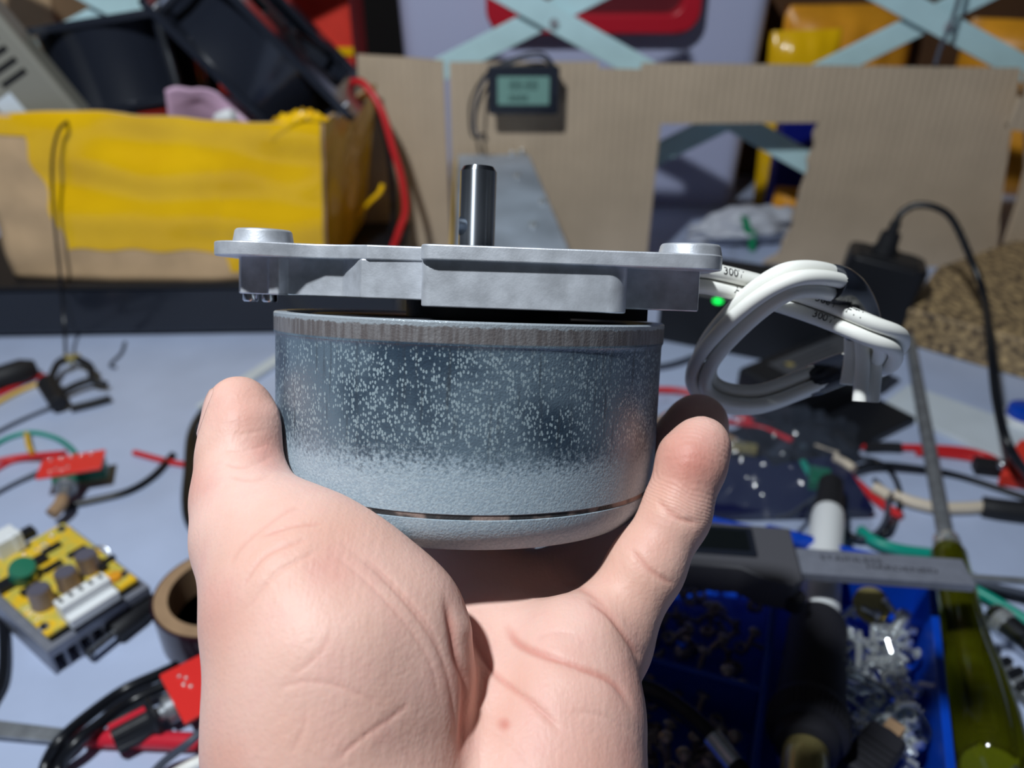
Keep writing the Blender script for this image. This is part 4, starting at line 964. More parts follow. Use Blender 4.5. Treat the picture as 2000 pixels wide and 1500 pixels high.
# potentiometer modules: red board with knob
def pot_module(M, label, bw_, bd_, knob, tilt=0):
    t = thing('speed_control_module', label, 'circuit board', M); z = .0125
    obj('pcb', MB(M).prism(rrect(bw_, bd_, .0008), z, z + .0016), 'red_pcb', t, bevel=.0003)
    mb = MB(M); rn = random.Random(int(bw_ * 1e5))
    for k in range(5): mb.sphere((-bw_ * .36 + bw_ * .16 * k, bd_ * .36, z + .0017), .0010, (1, 1, .8), 8)
    for k in range(4): mb.sphere((-bw_ * .30 + bw_ * .09 * k, -bd_ * .30 + .002 * (k % 2), z + .0017), .0009, (1, 1, .8), 8)
    o_ = obj('solder_joints', mb, 'zinc', t); o_['kind'] = 'stuff'
    obj('terminal_block', MB(M).box((bw_ * .20, bd_ * .22, z / 2), (bw_ * .55, bd_ * .42, z - .0004)), 'green_plastic', t, bevel=.0006)
    obj('pot_base', MB(M).box((-bw_ * .08, -bd_ * .36, z - .0022), (.013, .009, .004)), 'green_plastic', t, bevel=.0004)
    c_ = Vector((-bw_ * .08, -bd_ * .42, .0062)); dv = Vector((0, -1, 0))
    obj('pot_can', MB(M).cyl(c_, c_ + dv * .006, .0060), 'steel_dull', t, bevel=.0005)
    obj('bushing', MB(M).cyl(c_ + dv * .006, c_ + dv * .012, .0034), 'steel_dull', t)
    if knob:
        kM = M @ along(c_ + dv * .0095, c_ + dv * .03); mk_ = MB(kM); n_ = 48
        prof_ = [(.0086, 0), (.0088, .0015), (.0070, .0035), (.0062, .0165), (.0057, .0172)]
        mk_.lathe([(.0001, 0)] + prof_ + [(.0001, .0173)], n_)
        for k in range(18): 
            a_ = 2 * math.pi * k / 18; mk_.cyl((.0064 * math.cos(a_), .0064 * math.sin(a_), .003), (.0060 * math.cos(a_), .0060 * math.sin(a_), .0165), .0007, seg=6)
        kb = obj('knob', mk_, 'black_plastic', t)
        obj('pointer_stripe', MB(kM).box((0, .0066, .0095), (.0026, .0016, .015)), 'red_plastic', kb)
        obj('knob_cap', MB(kM).lathe([(.0050, .0171), (.0050, .0177), (.0001, .0178)], 32), 'red_plastic', kb)
    else:
        obj('shaft', MB(M).cyl(c_ + dv * .012, c_ + dv * .021, .0030), 'steel_dull', t)
        obj('shaft_sleeve', MB(M).tube([c_ + dv * .016, c_ + dv * .021, c_ + dv * .027 + Vector((-.004, 0, -.002))], .0036, 14), 'cardcore', t)
    return t
pm = T(140, 910, .016); M5 = at((pm.x, pm.y, .0032)) @ Matrix.Rotation(R(17), 4, 'Z') @ Matrix.Rotation(R(-4), 4, 'X')
pot_module(M5, 'red circuit board with a bare metal shaft, wires running to it from the left', .034, .021, False)
kv = T(270, 1400, .009) - T(362, 1352, .009); ang = math.atan2(kv.y, kv.x) + R(90)
pk_ = T(412, 1335, .014); M6 = at((pk_.x, pk_.y, .0030)) @ Matrix.Rotation(ang, 4, 'Z')
pot_module(M6, 'red circuit board with a black knob, half hidden by the hand', .030, .032, True)
# black clip with arms
pcv = T(105, 770, .008)
cl = thing('wire_clip', 'black plastic clip with thin arms at the end of red and yellow wires', 'clip', at((pcv.x, pcv.y, 0)))
def TZ(l): return [T(a_, b_, c_) for a_, b_, c_ in l]
obj('clip_body', MB().cyl(T(92, 748, .007), T(116, 790, .007), .0068, .0058), 'black_rubber', cl, bevel=.001)
for l_ in ([(98, 742, .008), (112, 712, .010), (128, 700, .012)], [(150, 700, .010), (176, 716, .010), (182, 742, .008), (208, 752, .005)], [(118, 768, .006), (150, 752, .007), (184, 740, .008)], [(138, 798, .003), (180, 788, .003), (216, 778, .003)]):
    obj('clip_arm', MB().tube(TZ(l_), .0026, 12), 'black_rubber', cl)
obj('metal_tip', MB().cyl(T(126, 702, .011), T(158, 698, .010), .0036, .0028), 'brass', cl)
wire('red_wire', TT([(-40, 788), (30, 755), (75, 736), (96, 736, .007)]), .0018, 'cable_red', 'red wire running to the black clip, beside the yellow one')
wire('yellow_wire', TT([(-40, 806), (30, 768), (80, 748), (100, 742, .006)], .0016), .0016, 'cable_yellow', 'yellow wire running to the black clip, below the red one')
wire('grey_wire', TT([(-40, 862), (30, 826), (80, 804), (112, 788, .004)]), .0013, 'cable_grey', 'thin grey wire trailing left from the bottom of the black clip')
wire('grey_wire', TT([(226, 718), (205, 740), (238, 690), (240, 672)][0:1] + [(215, 712), (236, 690), (244, 668)]), .0010, 'cable_grey', 'faint thin wire on the bench below the black case, right of the clip')
obj('black_plug', MB().lathe([(.0001, 0), (.006, 0), (.0085, .004), (.0085, .022), (.005, .03), (.0001, .03)], 24, along(T(-20, 745, .0086), T(50, 722, .0086))), 'black_rubber', None, 'dark rounded plug at the far left, beside the black clip', 'plug')
wire('teal_wire', TT([(-40, 890), (10, 858), (60, 845), (110, 856), (140, 876, .006), (146, 886, .010)]), .0015, 'cable_teal', 'thin teal wire arching to the upper red board')
wire('red_wire', TT([(-40, 908), (30, 893), (80, 888), (128, 884, .006)]), .0016, 'cable_red', 'upper of two red wires running to the shaft board')
wire('red_wire', TT([(-40, 938), (20, 902), (70, 892, .004), (120, 890, .008)]), .0016, 'cable_red', 'lower of two red wires running to the shaft board')
wire('yellow_wire', TT([(52, 848, .003), (56, 870, .004), (62, 884, .004)]), .0016, 'cable_yellow', 'very short yellow wire end beside the teal wire')
wire('grey_wire', TT([(-40, 982), (30, 944), (80, 920, .003)]), .0014, 'cable_grey', 'grey wire running left from under the shaft board')
wire('black_cable', TT([(120, 990), (180, 978), (250, 960), (300, 930), (338, 888)]), .0022, 'cable_black', 'black cable end curving across the bench right of the shaft board')
wire('red_wire', TT([(262, 884), (310, 897), (345, 905), (420, 915)]), .0019, 'cable_red', 'short dark red wire end crossing under the black cables left of the thumb')
wire('black_cable', TT([(430, 775), (395, 805), (372, 850), (366, 920), (362, 980), (372, 1025), (410, 1070), (440, 1100)], .0024), .0024, 'cable_black', 'outer black cable curving down left of the thumb', 'cable')
wire('black_cable', TT([(440, 800), (408, 822), (386, 858), (376, 920), (374, 985), (388, 1030), (430, 1060)], .0024), .0019, 'cable_black', 'inner black cable running along the outer one left of the thumb', 'cable')
sa = T(425, 780, .002); sb = T(548, 700, .002); Mst = frame(sa, sb - sa)
obj('white_strip', MB(Mst).box(((sb - sa).length / 2, 0, 0), ((sb - sa).length + .03, .010, .004)), 'strip_white', None, 'flat white strip lying behind the thumb', 'strip', bevel=.0006)
wire('black_cable', TT([(-30, 1190), (0, 1200), (8, 1260), (4, 1330), (-20, 1380)], .0024), .0024, 'cable_black', 'black cable loop at the left edge, below the yellow board', 'cable')
# file with red handle
fa = T(-30, 1422, .0030); fb = T(138, 1440, .0030); fc = T(168, 1441, .0038); fd = T(460, 1452, .0038)
fl_ = thing('small_file', 'flat steel file with a red tube handle on the bench', 'file', at((fc.x, fc.y, 0)))
Mf = frame(fa, fb - fa); Lf = (fb - fa).length
obj('blade', MB(Mf).prism([(0, -.0036), (Lf, -.0030), (Lf + .004, -.0010), (Lf + .004, .0010), (Lf, .0030), (0, .0036)], -.0011, .0011), 'steel_dull', fl_, bevel=.0003)
obj('tang', MB().cyl(fb, fc + (fc - fb) * .3, .0014), 'steel', fl_)
obj('handle', MB().lathe([(.0001, 0), (.0032, 0), (.0037, .0008), (.0037, (fd - fc).length)], 24, along(fc, fd)), 'red_plastic', fl_)
wire('black_cable', [T(345, 1302, .014), T(310, 1318, .010), T(240, 1350, .006), T(170, 1400, .009), T(120, 1445, .0115), T(92, 1490, .006), T(84, 1540, .003)], .0026, 'cable_black', 'outer of two black cables leaving the knob board, crossing over the file', 'cable')
wire('black_cable', [T(365, 1316, .012), T(320, 1340, .009), T(255, 1372, .006), T(195, 1414, .010), T(148, 1452, .0115), T(118, 1495, .006), T(108, 1540, .003)], .0026, 'cable_black', 'inner of two black cables leaving the knob board, crossing over the file', 'cable')
wire('grey_wire', [T(445, 1388, .010), T(410, 1415, .013), T(370, 1450, .0125), T(320, 1488, .006), T(280, 1530, .002)], .0017, 'cable_grey', 'grey wire crossing over the red file handle beside the wrist')
wire('white_wire', TT([(470, 1462, .005), (420, 1478, .004), (370, 1498), (300, 1540)], .0026), .0026, 'cable_white', 'thick white wire below the red file handle beside the wrist')

# ------------------------------------------------------------------ right of the bench
# black router with green lamp
Mro = at((T(1455, 655, 0).x, T(1455, 655, 0).y, 0)) @ Matrix.Rotation(R(-24), 4, 'Z')
ro_ = thing('router_box', 'black plastic box with a lit green lamp behind the white wire loop', 'box', Mro)
obj('shell', MB(Mro).box((0, 0, .0235), (.125, .075, .047)), 'black_plastic', ro_, bevel=.004, seg=3)
gl = Mro.inverted() @ T(1402, 588, .0474); obj('lamp', MB(Mro).sphere((gl.x, gl.y, .0474), .0035, (1, 1, .35)), 'led', ro_)
# laptop adapter lying with a label
ad_ = T(1590, 745, .015); Mad = at((ad_.x, ad_.y, 0)) @ Matrix.Rotation(R(34), 4, 'Z')
ap = thing('power_brick', 'black power brick with a grey label lying behind the wire loop', 'power supply', Mad)
obj('shell', MB(Mad).box((0, 0, .016), (.105, .048, .032)), 'black_plastic', ap, bevel=.004, seg=3)
obj('label_sticker', MB(Mad).box((.004, -.002, .0321), (.074, .034, .0004)), mat('sticker', (70, 72, 78), .5), ap)
for k in range(5): obj('label_line', MB(Mad).box((-.002 + .004 * (k % 2), .008 - .0055 * k, .0324), (.050 - .008 * (k % 3), .0012, .0002)), 'ink', ap)
obj('label_mark', MB(Mad).lathe([(.0001, .0326), (.003, .0325)], 20, at((-.022, .006, 0))), 'brass', ap)
obj('shadow_slab', MB(at((T(1590, 850).x, T(1590, 850).y, .003)) @ Matrix.Rotation(R(33), 4, 'Z')).box((0, 0, 0), (.13, .055, .006)), 'black_plastic', None, 'flat black slab standing in for the shadow in front of the power brick', 'slab', bevel=.001)  # thin black slab laid down for the shadow mass on the bench
# wall adapter standing up with its lead
w0 = T(1690, 652, .0); 
wz = (Vector((.16, .04, 1))).normalized(); Mwa = frame((w0.x + .002, w0.y + .014, .002), Vector((.93, -.36, 0)), wz)
wa = thing('wall_adapter', 'black wall adapter standing on the bench, its lead rising from the top', 'adapter', Mwa)
obj('shell', MB(Mwa).prism(rrect(.058, .048, .009, 5), .0, .058), 'black_plastic', wa, bevel=.003, seg=3)
obj('face', MB(Mwa).prism(rrect(.044, .036, .005, 5), .0575, .0592), 'black_rubber', wa, bevel=.0006)
obj('strain_relief', MB(Mwa).lathe([(.0095, .058), (.0090, .064), (.0080, .0645), (.0072, .075), (.0042, .076), (.0036, .084), (.0001, .084)], 20, at((-.004, .002, 0))), 'black_rubber', wa)
tp_ = Mwa @ Vector((-.004, .002, .083)); D0 = proj(tp_)
pth = [tp_, P(D0[0] + 10, D0[1] - 18, D0[2] - .002), P(D0[0] + 38, D0[1] - 34, D0[2] - .006), P(D0[0] + 78, D0[1] - 30, D0[2] - .014), P(D0[0] + 112, D0[1] - 4, D0[2] - .024), P(1900, 515, D0[2] - .04), P(1922, 580, D0[2] - .055), P(1936, 690, .50), P(1948, 790, .475), P(1975, 880, .455), T(2040, 960, .003), T(2120, 1020, .003)]
obj('lead', MB().tube(pth, .0026, 12), 'cable_black', wa)
# speckled brown block
cbk = [T(1770, 600, .03), T(1830, 520, .03), T(2060, 440, .03), T(2100, 690, .03)]
obj('chipboard_block', MB().prism([(p.x, p.y) for p in cbk], 0.0, .03), 'chip_board', None, 'rough brown and gold speckled block at the right', 'block', bevel=.003)
# white strip, bottle cap
ws = [T(1775, 750, .004), T(1722, 788, .004), T(1985, 906, .004), T(2060, 850, .004)]
obj('white_plate', MB().prism([(p.x, p.y) for p in ws], 0, .004), 'strip_white', None, 'flat white plate under the screwdriver blade', 'plate', bevel=.0006)
cp_ = T(2005, 800, .012); bc = thing('bottle_cap', 'blue and white cap at the right edge beside the white plate', 'cap', at((cp_.x, cp_.y, 0)))
obj('cap_ring', MB(at((cp_.x, cp_.y, 0))).lathe([(.0001, 0), (.012, 0), (.0125, .001), (.0125, .008), (.0001, .008)], 32), 'white_gloss', bc, bevel=.0004)
obj('cap_top', MB(at((cp_.x, cp_.y, 0))).lathe([(.011, .008), (.0105, .013), (.009, .014), (.0001, .014)], 32), 'blue_tray', bc)
# test leads and other wires
wire('red_lead', TT([(1240, 762), (1330, 764), (1400, 786), (1440, 806), (1500, 850), (1545, 875), (1600, 898), (1650, 925), (1710, 975), (1760, 1010)], .0026), .0026, 'cable_red', 'thick red test lead running diagonally behind the little finger', 'cable')
wire('red_lead', TT([(1630, 872), (1700, 872), (1780, 874), (1870, 878), (1925, 890), (1960, 908, .006)], .0024), .0022, 'cable_red', 'upper red lead running to the red clip at the right')
wire('red_lead', TT([(1790, 884), (1850, 888), (1905, 897), (1955, 915, .005)], .0022), .0022, 'cable_red', 'lower red lead running to the red clip at the right')
wire('black_sleeve', [T(1690, 874, .003), T(1725, 873, .003), T(1758, 874, .003)], .0034, 'black_rubber', 'short black sleeve on the upper red lead', 'sleeve')
rc = thing('red_clip', 'bright red clip at the right edge, at the end of the red leads', 'clip', at(T(1985, 925)))
obj('jaw', MB().prism([(T(x_, y_).x, T(x_, y_).y) for x_, y_ in ((1945, 950), (1965, 905), (1985, 880), (2050, 900), (2050, 965))], 0, .010), 'red_card', rc, bevel=.002)
obj('jaw_rivet', MB().sphere(T(1957, 908, .011), .0028), 'steel', rc)
obj('black_joint', MB().box(T(1930, 912, .004), (.016, .010, .008), Matrix.Rotation(R(-12), 3, 'Z')), 'black_rubber', rc, bevel=.001)
circ = [(1690 + 68 * math.cos(R(a_)), 975 + 78 * math.sin(R(a_))) for a_ in range(-150, 170, 20)]
wire('black_wire', [T(x_, y_, .0016 + .0045 * (k % 3 == 1)) for k, (x_, y_) in enumerate(circ)], .0016, 'cable_black', 'black wire coiled in a ring behind the white handled tool')
circ2 = [(1680 + 54 * math.cos(R(a_)), 990 + 62 * math.sin(R(a_))) for a_ in range(-60, 260, 20)]
wire('black_wire', [T(x_, y_, .0055) for x_, y_ in circ2], .0014, 'cable_grey', 'thinner dark wire coiled inside the black ring of wire')
wire('black_wire', TT([(1600, 970, .004), (1650, 925, .006), (1710, 908, .006), (1800, 916, .004), (1880, 932), (2040, 985)], .0016), .0020, 'cable_black', 'black wire arching right from behind the white handled tool under the screwdriver')
wire('black_wire', TT([(1700, 862), (1640, 864), (1600, 862), (1555, 872, .005), (1520, 870), (1480, 862)], .0015), .0015, 'cable_black', 'thin black wire passing above the ivory splices')
wire('ivory_splice', TT([(1556, 850, .004), (1575, 858, .004), (1592, 866, .004)]), .0032, 'cable_ivory', 'topmost short ivory splice on the dark wires', 'splice')
wire('ivory_splice', TT([(1590, 876, .006), (1612, 884, .006), (1636, 892, .006)]), .0032, 'cable_ivory', 'second ivory splice on the dark wires, below the topmost', 'splice')
wire('ivory_splice', TT([(1630, 894, .009), (1650, 904, .009), (1668, 916, .009)]), .0026, 'cable_ivory', 'smallest ivory splice on the dark wires, by the coil', 'splice')
wire('ivory_splice', TT([(1708, 952, .008), (1722, 960, .008), (1738, 970, .008)]), .0034, 'cable_ivory', 'stubby ivory splice at the coil\'s right side', 'splice')
wire('ivory_wire', TT([(1746, 966, .004), (1780, 980, .004), (1830, 991, .004), (1880, 992, .004), (1922, 990, .004)]), .0034, 'cable_ivory', 'thick ivory wire passing under the screwdriver blade')
wire('black_boot', TT([(1918, 990, .004), (1960, 996, .005), (2060, 1006, .006)]), .0062, 'black_rubber', 'black rubber boot at the right end of the ivory wire', 'boot')
wire('teal_wire', TT([(1552, 880, .004), (1572, 915, .006), (1596, 952, .006)]), .0032, 'cable_teal', 'short teal wire beside the plastic bag')
wire('teal_wire', TT([(1680, 1036, .004), (1710, 1058, .006), (1760, 1074, .006), (1840, 1084, .004)]), .0030, 'cable_teal', 'teal wire running behind the caliper beam')
wire('teal_wire', TT([(1900, 1150, .006), (1940, 1172, .006), (1985, 1200, .006), (2060, 1248, .006)]), .0028, 'cable_teal', 'teal wire right of the screwdriver handle')
wire('black_wire', TT([(1880, 1120, .003), (1950, 1150, .003), (2060, 1190, .003)]), .0026, 'cable_black', 'upper black wire right of the screwdriver handle')
wire('white_wire', TT([(1900, 1136, .009), (1960, 1150, .009), (2060, 1172, .009)]), .0018, 'cable_grey', 'grey wire above the teal one, right of the screwdriver handle')
# clear plastic bag with parts
bc_ = T(1440, 905)
Mbg = at((bc_.x, bc_.y, 0)) @ Matrix.Rotation(R(-18), 4, 'Z')
bg = thing('clear_bag', 'crumpled clear plastic bag of small parts behind the little finger', 'bag', Mbg)
def bagf(u, v):
    x = (u - .5) * .15; y = (v - .5) * .115; e = min(u, v, 1 - u, 1 - v) * 6; h_ = min(1, e)
    return (x + .006 * mnoise.noise(Vector((u * 5, v * 5, 9))), y + .006 * mnoise.noise(Vector((u * 5, v * 5, 4))), .003 + h_ * (.017 + .012 * mnoise.noise(Vector((u * 5, v * 5, 1))) + .012 * abs(mnoise.noise(Vector((u * 13, v * 13, 2))))))
obj('film', MB(Mbg).grid(bagf, 50, 40), 'film', bg, ang=60)
for c_, s_, m_, l_ in (((.02, -.024, .005), (.100, .050, .006), 'bag_board', 'dark blue board inside the bag'), ((-.030, .018, .005), (.050, .026, .004), 'cardcore', None), ((.034, .026, .006), (.060, .040, .006), 'black_plastic', None), ((-.05, -.02, .005), (.035, .05, .005), 'black_plastic', None)):
    obj('bagged_board', MB(Mbg).box(c_, s_, Matrix.Rotation(R(20 * c_[0] * 50), 3, 'Z')), m_, bg, label=l_, bevel=.0004)
obj('bagged_wire', MB(Mbg).tube([Vector((-.05, .03, .006)), Vector((-.02, .025, .012)), Vector((.01, .032, .008)), Vector((.03, .02, .010))], .0018), 'cable_red', bg)
obj('bagged_plug', MB(Mbg).box((.046, -.016, .010), (.012, .016, .008)), 'green_plastic', bg, bevel=.001)
obj('bagged_plug', MB(Mbg).box((.002, .0, .012), (.016, .008, .004)), 'brass', bg, bevel=.0005)
obj('dark_pouch', MB(at(T(1480, 690))).grid(lambda u, v: ((u - .5) * .09, (v - .5) * .06, .004 + .010 * math.sin(math.pi * u) * math.sin(math.pi * v) + .004 * mnoise.noise(Vector((u * 5, v * 5, 3)))), 24, 18), 'film', None, 'clear film scrap catching light beside the power brick', 'film', ang=60) if False else None
wire('grey_wire', TT([(1250, 720, .003), (1310, 712, .003), (1370, 692, .003), (1420, 676, .004)]), .0022, 'cable_grey', 'grey wire behind the motor\'s right side, left of the power brick')
wire('grey_wire', TT([(1515, 1012, .022), (1545, 1004, .020), (1580, 980, .014), (1612, 958, .008)]), .0012, 'cable_grey', 'thin bare wire springing from the bag beside the white handled tool')

# blue parts tray
cr = T(1815, 1165, .036); ey_ = Vector((math.sin(R(20)), math.cos(R(20)), 0)); ex_ = Vector((math.cos(R(20)), -math.sin(R(20)), 0))
Mtr = Matrix((ex_, ey_, Vector((0, 0, 1)))).transposed().to_4x4(); Mtr.translation = Vector((cr.x, cr.y, 0))
tray = thing('parts_tray', 'blue plastic parts tray full of screws, half in the hand\'s shadow', 'tray', Mtr)
HT = .036; XL, YB_, YT_ = -.185, -.19, .022
def wl(mb, x0, y0, x1, y1, h=HT): mb.box(((x0 + x1) / 2, (y0 + y1) / 2, h / 2), (abs(x1 - x0), abs(y1 - y0), h))
mbw = MB(Mtr); wl(mbw, 0, YB_, .0035, YT_); wl(mbw, XL, YB_, XL - .0035, YT_); wl(mbw, XL, YT_, .0035, YT_ - .003); wl(mbw, XL, YB_, .0035, YB_ + .003)
obj('tray_wall', mbw, 'blue_tray', tray, bevel=.0007)
mbw = MB(Mtr).box((XL / 2, (YB_ + YT_) / 2, .0015), (abs(XL), YT_ - YB_, .003)); obj('tray_floor', mbw, 'blue_tray', tray)
mbw = MB(Mtr); wl(mbw, -.064, YB_ + .003, -.0615, YT_ - .003, .030); obj('divider', mbw, 'blue_tray', tray, bevel=.0005)
mbw = MB(Mtr); wl(mbw, XL, -.071, -.064, -.0685, .030); obj('divider', mbw, 'blue_tray', tray, bevel=.0005)
# fasteners: one of each kind, then copies
def bolt(L_, r, hr, m, hex_=True):
    t = thing('bolt' if hex_ else 'screw', 'x', 'bolt' if hex_ else 'screw', Matrix())
    obj('head', MB().lathe([(.0001, L_ + r * 1.4), (hr * .9, L_ + r * 1.4), (hr, L_ + r * 1.2), (hr, L_)] if hex_ else [(.0001, L_ + r * 1.2), (hr * .6, L_ + r * 1.0), (hr, L_ + r * .3), (hr, L_)], 6 if hex_ else 18), m, t)
    prof_ = [(.0001, 0)]; n_ = max(6, int(L_ / .0010))
    for k in range(n_): z_ = L_ * k / n_; prof_ += [(r * .86, z_), (r, z_ + L_ / n_ / 2)]
    prof_ += [(r * .86, L_), (.0001, L_)]
    obj('thread', MB().lathe(prof_, 14), m, t, ang=20); return t
def nut(r, h, m):
    o_ = obj('nut', MB().add([], []), m) if False else None
    mb = MB(); n_ = 12; hx = []
    for k in range(n_):
        a_ = 2 * math.pi * k / n_; rr2 = r if k % 2 == 0 else r * .866; hx.append((rr2 * math.cos(a_), rr2 * math.sin(a_)))
    ir = [(r * .52 * math.cos(2 * math.pi * k / n_), r * .52 * math.sin(2 * math.pi * k / n_)) for k in range(n_)]
    vs = [Vector((*p, z_)) for z_ in (0, h) for p in hx] + [Vector((*p, z_)) for z_ in (0, h) for p in ir]
    f_ = [(i, (i + 1) % n_, n_ + (i + 1) % n_, n_ + i) for i in range(n_)] + [(2 * n_ + i, 3 * n_ + i, 3 * n_ + (i + 1) % n_, 2 * n_ + (i + 1) % n_) for i in range(n_)] + \
         [(n_ + i, n_ + (i + 1) % n_, 3 * n_ + (i + 1) % n_, 3 * n_ + i) for i in range(n_)] + [(i, 2 * n_ + i, 2 * n_ + (i + 1) % n_, (i + 1) % n_) for i in range(n_)]
    mb.add(vs, f_); return obj('nut', mb, m, None, 'x', 'nut', bevel=.0003, ang=20)
def washer(r, m):
    return obj('washer', MB().lathe([(r * .5, 0), (r, 0), (r, r * .18), (r * .5, r * .18), (r * .5, 0)], 24, cap=False), m, None, 'x', 'washer')
rg = random.Random(11)
def rrot(flat=False):
    if flat: return Euler((rg.uniform(-.5, .5), rg.uniform(-.5, .5), rg.uniform(0, 6.3))).to_matrix().to_4x4()
    return (Matrix.Rotation(rg.uniform(0, 6.3), 4, 'Z') @ Matrix.Rotation(R(90) + rg.uniform(-.45, .45), 4, 'X'))
SH = [bolt(.007, .00125, .0024, 'zinc', False), nut(.0032, .0024, 'zinc'), washer(.0033, 'zinc'), bolt(.010, .0015, .0029, 'zinc', False)]
lb = ['bright zinc screw in the sunlit heap in the right of the blue tray', 'bright zinc nut in the lit heap in the right of the blue tray', 'bright zinc washer in the lit heap in the right of the blue tray', 'longer bright zinc screw in the lit heap in the right of the blue tray']
lb[0] = 'short bright zinc screw in the lit heap in the right of the blue tray'
gr = ['short bright screws in the tray', 'bright nuts in the tray', 'bright washers in the tray', 'longer bright screws in the tray']
used_ = [False] * 4
def place(protos, labels, groups, used, i, p):
    M = at(p) @ rrot(i in (1, 2))
    if not used[i]:
        used[i] = True; o_ = protos[i]; o_.matrix_world = M; WM[o_.name] = M.copy(); o_['label'] = labels[i]; o_['group'] = groups[i]
    else: dup(protos[i], M, labels[i], groups[i])
k = 0
while k < 290:
    x = rg.uniform(-.050, -.0042); y = rg.uniform(-.104, -.006)
    d_ = (x + .064) / .064
    z = .010 + rg.random() * (.011 + .010 * d_)
    place(SH, lb, gr, used_, rg.choice((0, 1, 1, 2, 3, 0)), Mtr @ Vector((x, y, z))); k += 1
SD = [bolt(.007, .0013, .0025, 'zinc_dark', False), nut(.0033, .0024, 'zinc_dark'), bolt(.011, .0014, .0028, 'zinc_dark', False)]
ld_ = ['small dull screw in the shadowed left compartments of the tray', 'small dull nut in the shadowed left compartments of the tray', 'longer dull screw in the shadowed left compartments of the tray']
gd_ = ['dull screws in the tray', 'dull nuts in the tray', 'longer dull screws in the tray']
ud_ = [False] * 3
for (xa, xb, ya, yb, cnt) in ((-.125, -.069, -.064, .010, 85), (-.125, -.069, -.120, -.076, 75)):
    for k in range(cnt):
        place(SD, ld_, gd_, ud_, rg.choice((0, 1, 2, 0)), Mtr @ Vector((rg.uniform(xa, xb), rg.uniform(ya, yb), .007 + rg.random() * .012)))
big = bolt(.019, .0030, .0056, 'zinc'); big['label'] = 'large bolt standing head down beside the tray\'s blue side wall'
pb_ = T(1748, 1232, .022); Mq2 = along(T(1770, 1195, .033), T(1744, 1244, .020)); big.matrix_world = Mq2; WM[big.name] = Mq2
b2 = bolt(.016, .0019, .0038, 'zinc'); b2['label'] = 'slim bolt lying below the brass disc in the tray'
Mq3 = along(T(1708, 1222, .026), T(1708, 1282, .022)); b2.matrix_world = Mq3; WM[b2.name] = Mq3
bd = T(1702, 1182, .026); Mbd = at(bd) @ Euler((R(28), R(-8), 0)).to_matrix().to_4x4()
obj('brass_disc', MB(Mbd).lathe([(.0001, -.0008), (.0078, -.0008), (.0082, -.0004), (.0082, .0006), (.0072, .0010), (.0068, .0006), (.0001, .0006)], 40), 'brass', None, 'round greenish brass disc in the tray under the caliper beam', 'disc')
Mcl = at(T(1725, 1385, .026)) @ Euler((R(12), R(10), R(-42))).to_matrix().to_4x4()
cs = thing('clear_bracket', 'clear plastic bracket with a round hole on the heap of bright screws', 'bracket', Mcl)
obj('plate', MB(Mcl).prism(rrect(.036, .013, .006, 8), 0, .0028), 'clear', cs, bevel=.0006)
obj('boss', MB(Mcl).lathe([(.0030, .0028), (.0055, .0028), (.0055, .0050), (.0030, .0050), (.0030, .0028)], 32, at((.010, 0, 0)), cap=False), 'clear', cs)
ua = T(1670, 1520, .030); ub = T(1733, 1440, .030); uc = T(1752, 1415, .030)
us = thing('black_plug', 'black ribbed plug with a metal nub lying on the bright screws', 'plug', at(ua))
obj('shell', MB(frame_x(ua, ub - ua)).prism([(0, -.0075), ((ub - ua).length, -.0070), ((ub - ua).length + .001, 0), ((ub - ua).length, .0070), (0, .0075)], -.0045, .0045), 'grip', us, bevel=.0015, seg=3)
for k in range(5): obj('rib', MB(frame_x(ua, ub - ua)).box((.004 + .003 * k, 0, .0046), (.001, .012, .0008)), 'black_rubber', us)
obj('nub', MB(frame_x(ub, uc - ub)).box(((uc - ub).length / 2, 0, 0), ((uc - ub).length, .0065, .0030)), 'cardcore', us, bevel=.0003)
# soldering iron lying across the tray
Pe = T(1570, 1510, .047); Pa = T(1624, 935, .020); axs = (Pa - Pe).normalized(); Ls = (Pa - Pe).length
def sat(py):
    lo_, hi_ = -0.05, Ls + .05
    for _ in range(50):
        m_ = (lo_ + hi_) / 2
        if proj(Pe + axs * m_)[1] > py: lo_ = m_
        else: hi_ = m_
    return lo_
Mso = along(Pe, Pa)
so = thing('soldering_iron', 'black gripped tool with a white collar lying across the tray under the caliper', 'soldering iron', Mso)
z_ = {q: sat(q) for q in (1500, 1465, 1440, 1400, 1385, 1215, 1195, 1165, 1020, 1005, 945)}
obj('ferrule', MB(Mso).lathe([(.0001, z_[1500] - .02), (.0072, z_[1500] - .02), (.0078, z_[1500]), (.0078, z_[1465] - .001), (.0070, z_[1465])], 36), 'brass', so)
obj('collar', MB(Mso).lathe([(.0080, z_[1465] - .001), (.0105, z_[1465]), (.0112, z_[1440]), (.0138, z_[1440] + .001), (.0140, z_[1400]), (.0128, z_[1385])], 48), 'grip', so)
mrb = MB(Mso)
for k in range(44): 
    a_ = 2 * math.pi * k / 44; mrb.cyl((.0139 * math.cos(a_), .0139 * math.sin(a_), z_[1440] + .0015), (.0140 * math.cos(a_), .0140 * math.sin(a_), z_[1400] - .0005), .0006, seg=6)
obj('ribbing', mrb, 'grip', so)
obj('grip_sleeve', MB(Mso).lathe([(.0118, z_[1385] - .001), (.0124, z_[1385] + .004), (.0118, (z_[1385] + z_[1215]) / 2), (.0118, z_[1215] - .004), (.0105, z_[1215]), (.0080, z_[1215] + .001)], 48), 'grip', so)
obj('white_barrel', MB(Mso).lathe([(.0082, z_[1215]), (.0088, z_[1195]), (.0084, z_[1165]), (.0084, z_[1020]), (.0078, z_[1005]), (.0001, z_[1005] + .0005)], 40), 'white_gloss', so)
